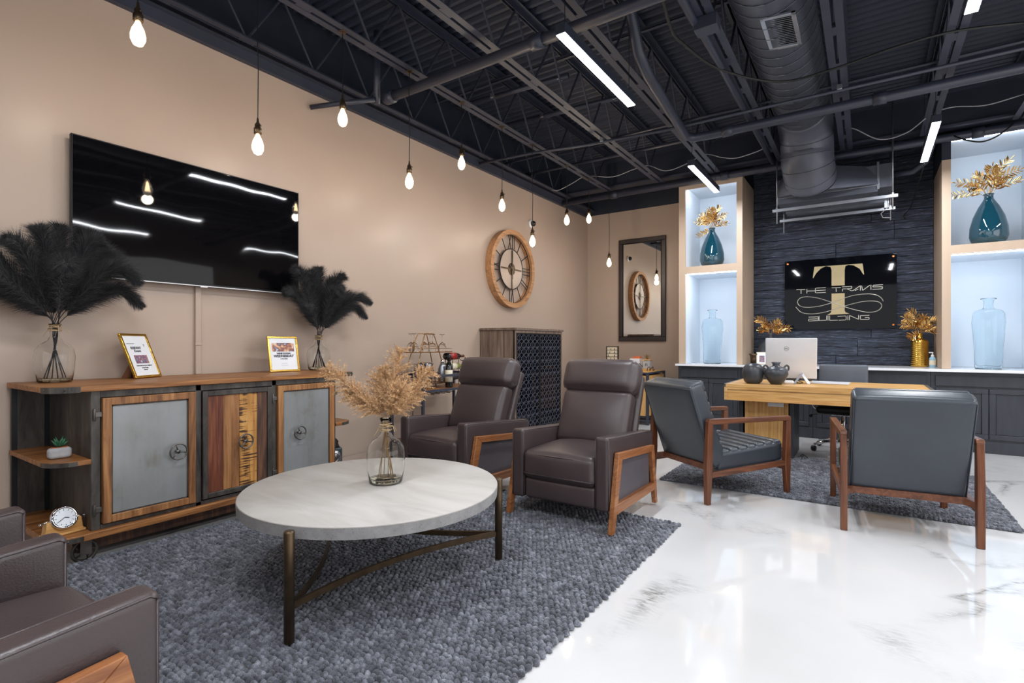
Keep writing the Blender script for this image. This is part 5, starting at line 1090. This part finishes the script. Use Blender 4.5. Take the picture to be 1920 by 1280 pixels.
# ---- sign
sg = thing('company_sign', 'glossy black sign with a metal T, an infinity loop and building name on copper standoffs', 'sign', (-0.322, 8.40, 1.872))
b = B(); b.box(-0.647, 0.647, -0.004, 0.004, -0.482, 0.49); b.build('acrylic_panel', M_acrylic, sg, bev=0.001, bseg=1)
for x in (-0.61, 0.61):
    for z in (-0.44, 0.45): b = B(); b.cyl((x, 0.04, z), (x, -0.012, z), 0.013, n=18); b.build('standoff', M_copper, sg, bev=0.002)
M_sign = pm('brushed_sign_metal', (196, 192, 180), 0.3, metal=0.6, var=0.05)
M_signT = pm('champagne_sign_metal', (176, 160, 124), 0.3, metal=0.6, var=0.06)
LET={'T':[[(-0.501,0.079),(-0.39,0.075)],[(-0.443,0.076),(-0.443,0.018)]],'H':[[(-0.371,0.082),(-0.371,0.019)],[(-0.371,0.053),(-0.267,0.05)],[(-0.267,0.086),(-0.267,0.022)]],'E':[[(-0.258,0.088),(-0.143,0.087)],[(-0.258,0.054),(-0.143,0.054)],[(-0.258,0.021),(-0.143,0.021)]],'T2':[[(-0.075,0.08),(0.034,0.078)],[(-0.022,0.08),(-0.02,0.022)]],'R':[[(0.047,0.086),(0.158,0.086),(0.156,0.058),(0.051,0.057),(0.053,0.024)],[(0.098,0.058),(0.158,0.025)]],'A':[[(0.166,0.025),(0.254,0.09),(0.254,0.025)],[(0.192,0.026),(0.231,0.046)]],'V':[[(0.267,0.089),(0.279,0.024),(0.358,0.089)]],'I':[[(0.37,0.093),(0.37,0.028)]],'S':[[(0.5,0.087),(0.396,0.086),(0.39,0.064),(0.496,0.06),(0.492,0.033),(0.386,0.032)]],'B':[[(-0.35,-0.313),(-0.231,-0.313),(-0.231,-0.363),(-0.35,-0.369),(-0.349,-0.342),(-0.232,-0.34)]],'U':[[(-0.222,-0.301),(-0.222,-0.364),(-0.132,-0.361),(-0.132,-0.299)]],'I2':[[(-0.116,-0.299),(-0.116,-0.368)]],'L':[[(-0.097,-0.3),(-0.097,-0.365),(-0.001,-0.364)]],'D':[[(-0.005,-0.313),(0.094,-0.311),(0.094,-0.363),(0.008,-0.366)]],'I3':[[(0.113,-0.306),(0.113,-0.367)]],'N':[[(0.132,-0.368),(0.132,-0.304),(0.234,-0.36),(0.234,-0.303)]],'G':[[(0.354,-0.309),(0.254,-0.311),(0.254,-0.361),(0.35,-0.363),(0.35,-0.338),(0.304,-0.337)]]}
INF=[(0.504,-0.132),(0.483,-0.087),(0.427,-0.044),(0.329,-0.024),(0.179,-0.036),(0.051,-0.075),(-0.079,-0.126),(-0.204,-0.162),(-0.349,-0.177),(-0.45,-0.157),(-0.487,-0.097),(-0.45,-0.04),(-0.367,-0.027),(-0.24,-0.051),(-0.079,-0.115),(0.068,-0.183),(0.221,-0.239),(0.345,-0.269),(0.443,-0.252),(0.487,-0.195),(0.459,-0.14),(0.37,-0.121),(0.246,-0.13),(0.068,-0.178),(-0.079,-0.228),(-0.204,-0.26),(-0.33,-0.269),(-0.441,-0.242),(-0.508,-0.165)]
TT=[(-0.28,0.385),(0.278,0.384),(0.296,0.237),(0.288,0.235),(0.246,0.316),(0.179,0.367),(0.12,0.379),(0.085,0.365),(0.077,0.309),(0.077,0.106),(-0.075,0.108),(-0.075,0.322),(-0.088,0.369),(-0.141,0.384),(-0.204,0.353),(-0.258,0.294),(-0.294,0.226),(-0.298,0.235)]
TB=[(-0.075,0.001),(0.077,0.0),(0.077,-0.239),(0.09,-0.262),(0.132,-0.282),(-0.128,-0.289),(-0.086,-0.264),(-0.075,-0.223)]
for k, st in LET.items():
    b = B()
    for s in st:
        for p, q in zip(s[:-1], s[1:]): b.bar((p[0], -0.006, p[1]), (q[0], -0.006, q[1]), 0.009, 0.003, up=(0, 1, 0)) if False else b.bar((p[0], -0.006, p[1]), (q[0], -0.006, q[1]), 0.003, 0.0068, up=Vector((0, 1, 0)).cross(Vector((q[0]-p[0], 0, q[1]-p[1])).normalized()))
    b.build('letter', M_sign, sg)
b = B(); P_ = spl([(p[0], -0.0065, p[1]) for p in INF], 5); b.tube(P_, 0.005, 6); b.build('infinity_loop', M_sign, sg, smooth=True)
b = B(); b.prism(TT, -0.0055, -0.004, axis=1); b.prism(TB, -0.0055, -0.004, axis=1); b.build('large_letter', M_signT, sg)
# ---- gold leaf sprays
lf = B(); N_ = 6; lv = []
for i in range(N_+1): u = i/N_; w_ = math.sin(PI*min(1, u*0.93+0.03))**0.8*0.115; z = -0.25*u*u*0.6; lv += [(u, -w_, z+0.05*w_*2), (u, 0, z-0.02), (u, w_, z+0.05*w_*2)]
lf.add(lv, [(i*3+j, i*3+j+1, i*3+j+4, i*3+j+3) for i in range(N_) for j in range(2)])
LEAF = bpy.data.meshes.new('leaf'); LEAF.from_pydata(lf.v, [], lf.f); LEAF.materials.append(M_goldleaf); LEAF.shade_smooth()
def spray(base, mid, tip, label, group, pairs=7, L=0.085, rs=random.Random(1)):
    t = thing('leaf_spray', label, 'leaf branch', base, group=group); P_ = spl([Vector(p)-Vector(base) for p in (base, mid, tip)], 10)
    b = B(); b.tube(P_, 0.0028, 5); b.build('stem', M_goldleaf, t, smooth=True); n = len(P_)
    nr = Vector((rs.uniform(-0.6, 0.6), -1, rs.uniform(-0.2, 0.6))).normalized()
    for k in range(pairs*2+1):
        u = 0.38+0.62*(k//2)/pairs; i = min(n-2, int(u*(n-1))); p = P_[i].lerp(P_[i+1], u*(n-1)-i); tn = (P_[i+1]-P_[i]).normalized(); sd = tn.cross(nr).normalized()*(1 if k % 2 else -1)
        d = tn if k == pairs*2 else (sd*1.0+tn*0.75+Vector((rs.gauss(0, .12), rs.gauss(0, .12), rs.gauss(0, .12)))).normalized()
        ll = L*rs.uniform(0.85, 1.1)*(1-0.35*max(0, u-0.7)/0.3); y_ = d.cross(nr).normalized(); z_ = d.cross(y_)
        m = Matrix((d*ll, y_*ll, z_*ll)).transposed().to_4x4(); m.translation = p
        o = bpy.data.objects.new('leaf', LEAF); C.objects.link(o); o.parent = t; o.matrix_local = m
    return t
def bouquet(c, top, tips, label, group, L=0.085, pairs=8, seed=1):
    rs = random.Random(seed)
    for tx, tz, ty in tips:
        lb = label+', '+ordn[sum(q[0]+q[1]*1e-3 > tx+tz*1e-3 for q in tips)]+' from the right'
        spray((c[0]+0.004*rs.uniform(-1, 1), c[1], top-0.06), (c[0]+tx*0.35, c[1]+ty*0.4, top+tz*0.62+0.01), (c[0]+tx, c[1]+ty, top+tz), lb, group, pairs, L, rs)
# ---- niche vases
tp = [(0.001, 0), (0.105, 0), (0.155, 0.05), (0.172, 0.10), (0.168, 0.2), (0.14, 0.32), (0.095, 0.43), (0.055, 0.5), (0.042, 0.525), (0.04, 0.56), (0.052, 0.575), (0.045, 0.577), (0.034, 0.56), (0.034, 0.5), (0.001, 0.49)]
nv = 0.94
lath('vase', 'teal teardrop glass vase in the upper cubby of the left niche', 'vase', (-1.845, 7.86, 2.2865), [(r*0.97, z*0.98) for r, z in tp], M_teal, 40)
lath('vase', 'teal teardrop glass vase in the upper cubby of the right niche', 'vase', (1.135, 7.86, 2.2865), [(r*0.99, z*1.0) for r, z in tp], M_teal, 40)
bouquet((-1.845, 7.86), 2.86, [(-0.2, 0.10, -0.02), (-0.16, 0.2, 0.02), (-0.02, 0.26, -0.04), (0.1, 0.28, 0.0), (0.19, 0.15, -0.03), (0.2, 0.03, 0.0), (-0.1, 0.12, -0.1), (0.08, 0.14, -0.12), (-0.2, -0.1, 0.0), (0.02, 0.16, -0.14)], 'gold leaf spray in the left teal vase', 'gold sprays in the left teal vase', 0.078, 8, 3)
bouquet((1.135, 7.86), 2.87, [(-0.32, 0.02, -0.02), (-0.27, 0.17, 0.02), (-0.12, 0.22, -0.04), (0.03, 0.3, 0.0), (0.17, 0.34, -0.03), (0.25, 0.22, 0.0), (0.24, 0.08, -0.1), (0.08, 0.2, -0.12), (-0.18, 0.08, -0.1), (0.12, 0.1, -0.14)], 'gold leaf spray in the right teal vase', 'gold sprays in the right teal vase', 0.08, 8, 5)
def jar(loc, label, s, H):
    pr = [(0.115, 0.0), (0.12, 0.02), (0.125, 0.2), (0.14, 0.4), (0.148, 0.5), (0.14, 0.6), (0.12, 0.635), (0.06, 0.65), (0.045, 0.66), (0.042, 0.7), (0.045, 0.745), (0.068, 0.757), (0.07, 0.765)]
    pr = [(r*s, z*H/0.765) for r, z in pr]; b = shell(pr, 0.005, 40, wob=0.035)
    t = thing('glass_jar', label, 'vase', loc); b.build('glass_body', M_clearblue, t, smooth=True)
    b = B(); b.lathe([(0.001, 0.004), (0.108*s, 0.004), (0.11*s, 0.012), (0.001, 0.012)], 30); b.build('base_glass', M_clearblue, t)
jar((-1.84, 7.86, 0.901), 'pale blue glass jar in the lower cubby of the left niche', 0.98, 0.77)
jar((1.13, 7.84, 0.901), 'pale blue glass jar in the lower cubby of the right niche', 0.98, 0.79)
# ---- things on the counter
t = thing('vase', 'ribbed gold vase of leafed sprays at the right end of the plank wall', 'vase', (0.545, 8.2, 0.901))
pr = [(0.001, 0), (0.075, 0), (0.088, 0.01)]; 
for k in range(60): z = 0.015+k*0.005; pr.append((0.088+0.0022*math.sin(k*1.25), z))
pr += [(0.08, 0.33), (0.045, 0.345), (0.03, 0.355), (0.03, 0.40), (0.034, 0.415), (0.028, 0.415), (0.024, 0.36), (0.001, 0.35)]
b = B(); b.lathe(pr, 36); b.build('body', M_gold, t, smooth=True)
bouquet((0.545, 8.2), 1.32, [(-0.1, 0.27, -0.03), (-0.18, 0.1, -0.06), (-0.15, 0.19, 0.0), (0.05, 0.2, -0.04), (0.15, 0.15, -0.05), (0.14, 0.03, -0.04), (-0.1, -0.06, -0.08), (0.0, 0.13, -0.12), (0.08, 0.1, -0.12)], 'gold leafed spray in the ribbed gold vase', 'gold sprays in the gold vase', 0.078, 8, 7)
t = thing('vase', 'matt black ring shaped vase on the counter behind the computer', 'vase', (-1.13, 8.2, 0.901))
b = B(); b.m = T(0, 0, 0.17); b.tube([(math.cos(a)*0.105, 0, math.sin(a)*0.12) for a in [2*PI*i/40 for i in range(40)]], 0.058, 16, True); b.build('ring', M_clayblack, t, smooth=True)
b = B(); b.lathe([(0.06, 0.0), (0.05, 0.02)], 20); b.lathe([(0.05, 0.31), (0.032, 0.36), (0.03, 0.41), (0.038, 0.43), (0.028, 0.43), (0.022, 0.36), (0.001, 0.33)], 24); b.build('neck', M_clayblack, t, smooth=True)
bouquet((-1.13, 8.2), 1.34, [(-0.17, 0.20, -0.03), (-0.13, 0.04, -0.04), (-0.06, 0.1, -0.08), (0.13, 0.15, -0.05), (0.24, 0.06, -0.03), (0.17, 0.02, -0.08)], 'gold leafed spray in the black ring vase', 'gold sprays in the black ring vase', 0.08, 8, 9)
t = thing('picture_frame', 'small white framed picture leaning before the ring vase on the counter', 'picture frame', (-1.19, 7.86, 0.902), 0.15)
m = RX(-0.2)
b = B(); b.m = m; b.box(-0.065, 0.065, -0.008, 0.004, 0, 0.17); b.build('frame', M_cream, t, bev=0.002); b = B(); b.m = m; b.box(-0.055, 0.055, -0.0095, -0.008, 0.01, 0.16); b.build('mat_board', M_white, t); b = B(); b.m = m; b.box(-0.03, 0.035, -0.011, -0.0095, 0.03, 0.12); b.build('printed_picture', M_photo1, t)
b = B(); b.prism([(0.02, 0.1), (0.024, 0.1), (0.075, 0.0), (0.06, 0.0)], -0.02, 0.02, axis=0); b.build('easel_leg', M_brownframe, t)
t = thing('soap_dispenser', 'small clear pump bottle of pale blue gel right of the gold vase', 'bottle', (0.66, 8.08, 0.901))
b = B(); b.lathe([(0.001, 0), (0.03, 0), (0.033, 0.005), (0.033, 0.1), (0.026, 0.12), (0.014, 0.128), (0.001, 0.128)], 20); b.build('bottle_body', M_bluegel, t, smooth=True)
b = B(); b.lathe([(0.016, 0.128), (0.016, 0.15), (0.005, 0.152), (0.005, 0.175), (0.001, 0.176)], 14); b.box(-0.035, 0.008, -0.006, 0.006, 0.172, 0.184); b.build('pump', M_offwhite, t)
b = B(); b.lathe([(0.0335, 0.03), (0.0335, 0.085)], 20); b.build('paper_label', M_cream, t)
# table lamp-free side: cable tangle by the raceway is not visible; outlet behind the bar cart
b = B(); b.tube(spl([(-3.9, 3.95, 0.70), (-3.95, 3.97, 0.55), (-4.0, 4.02, 0.3), (-4.02, 4.1, 0.02)], 5), 0.004, 6); b.build('power_cord', M_blackcable, label='thin black cord hanging under the bar cart shelf', cat='cable', smooth=True)
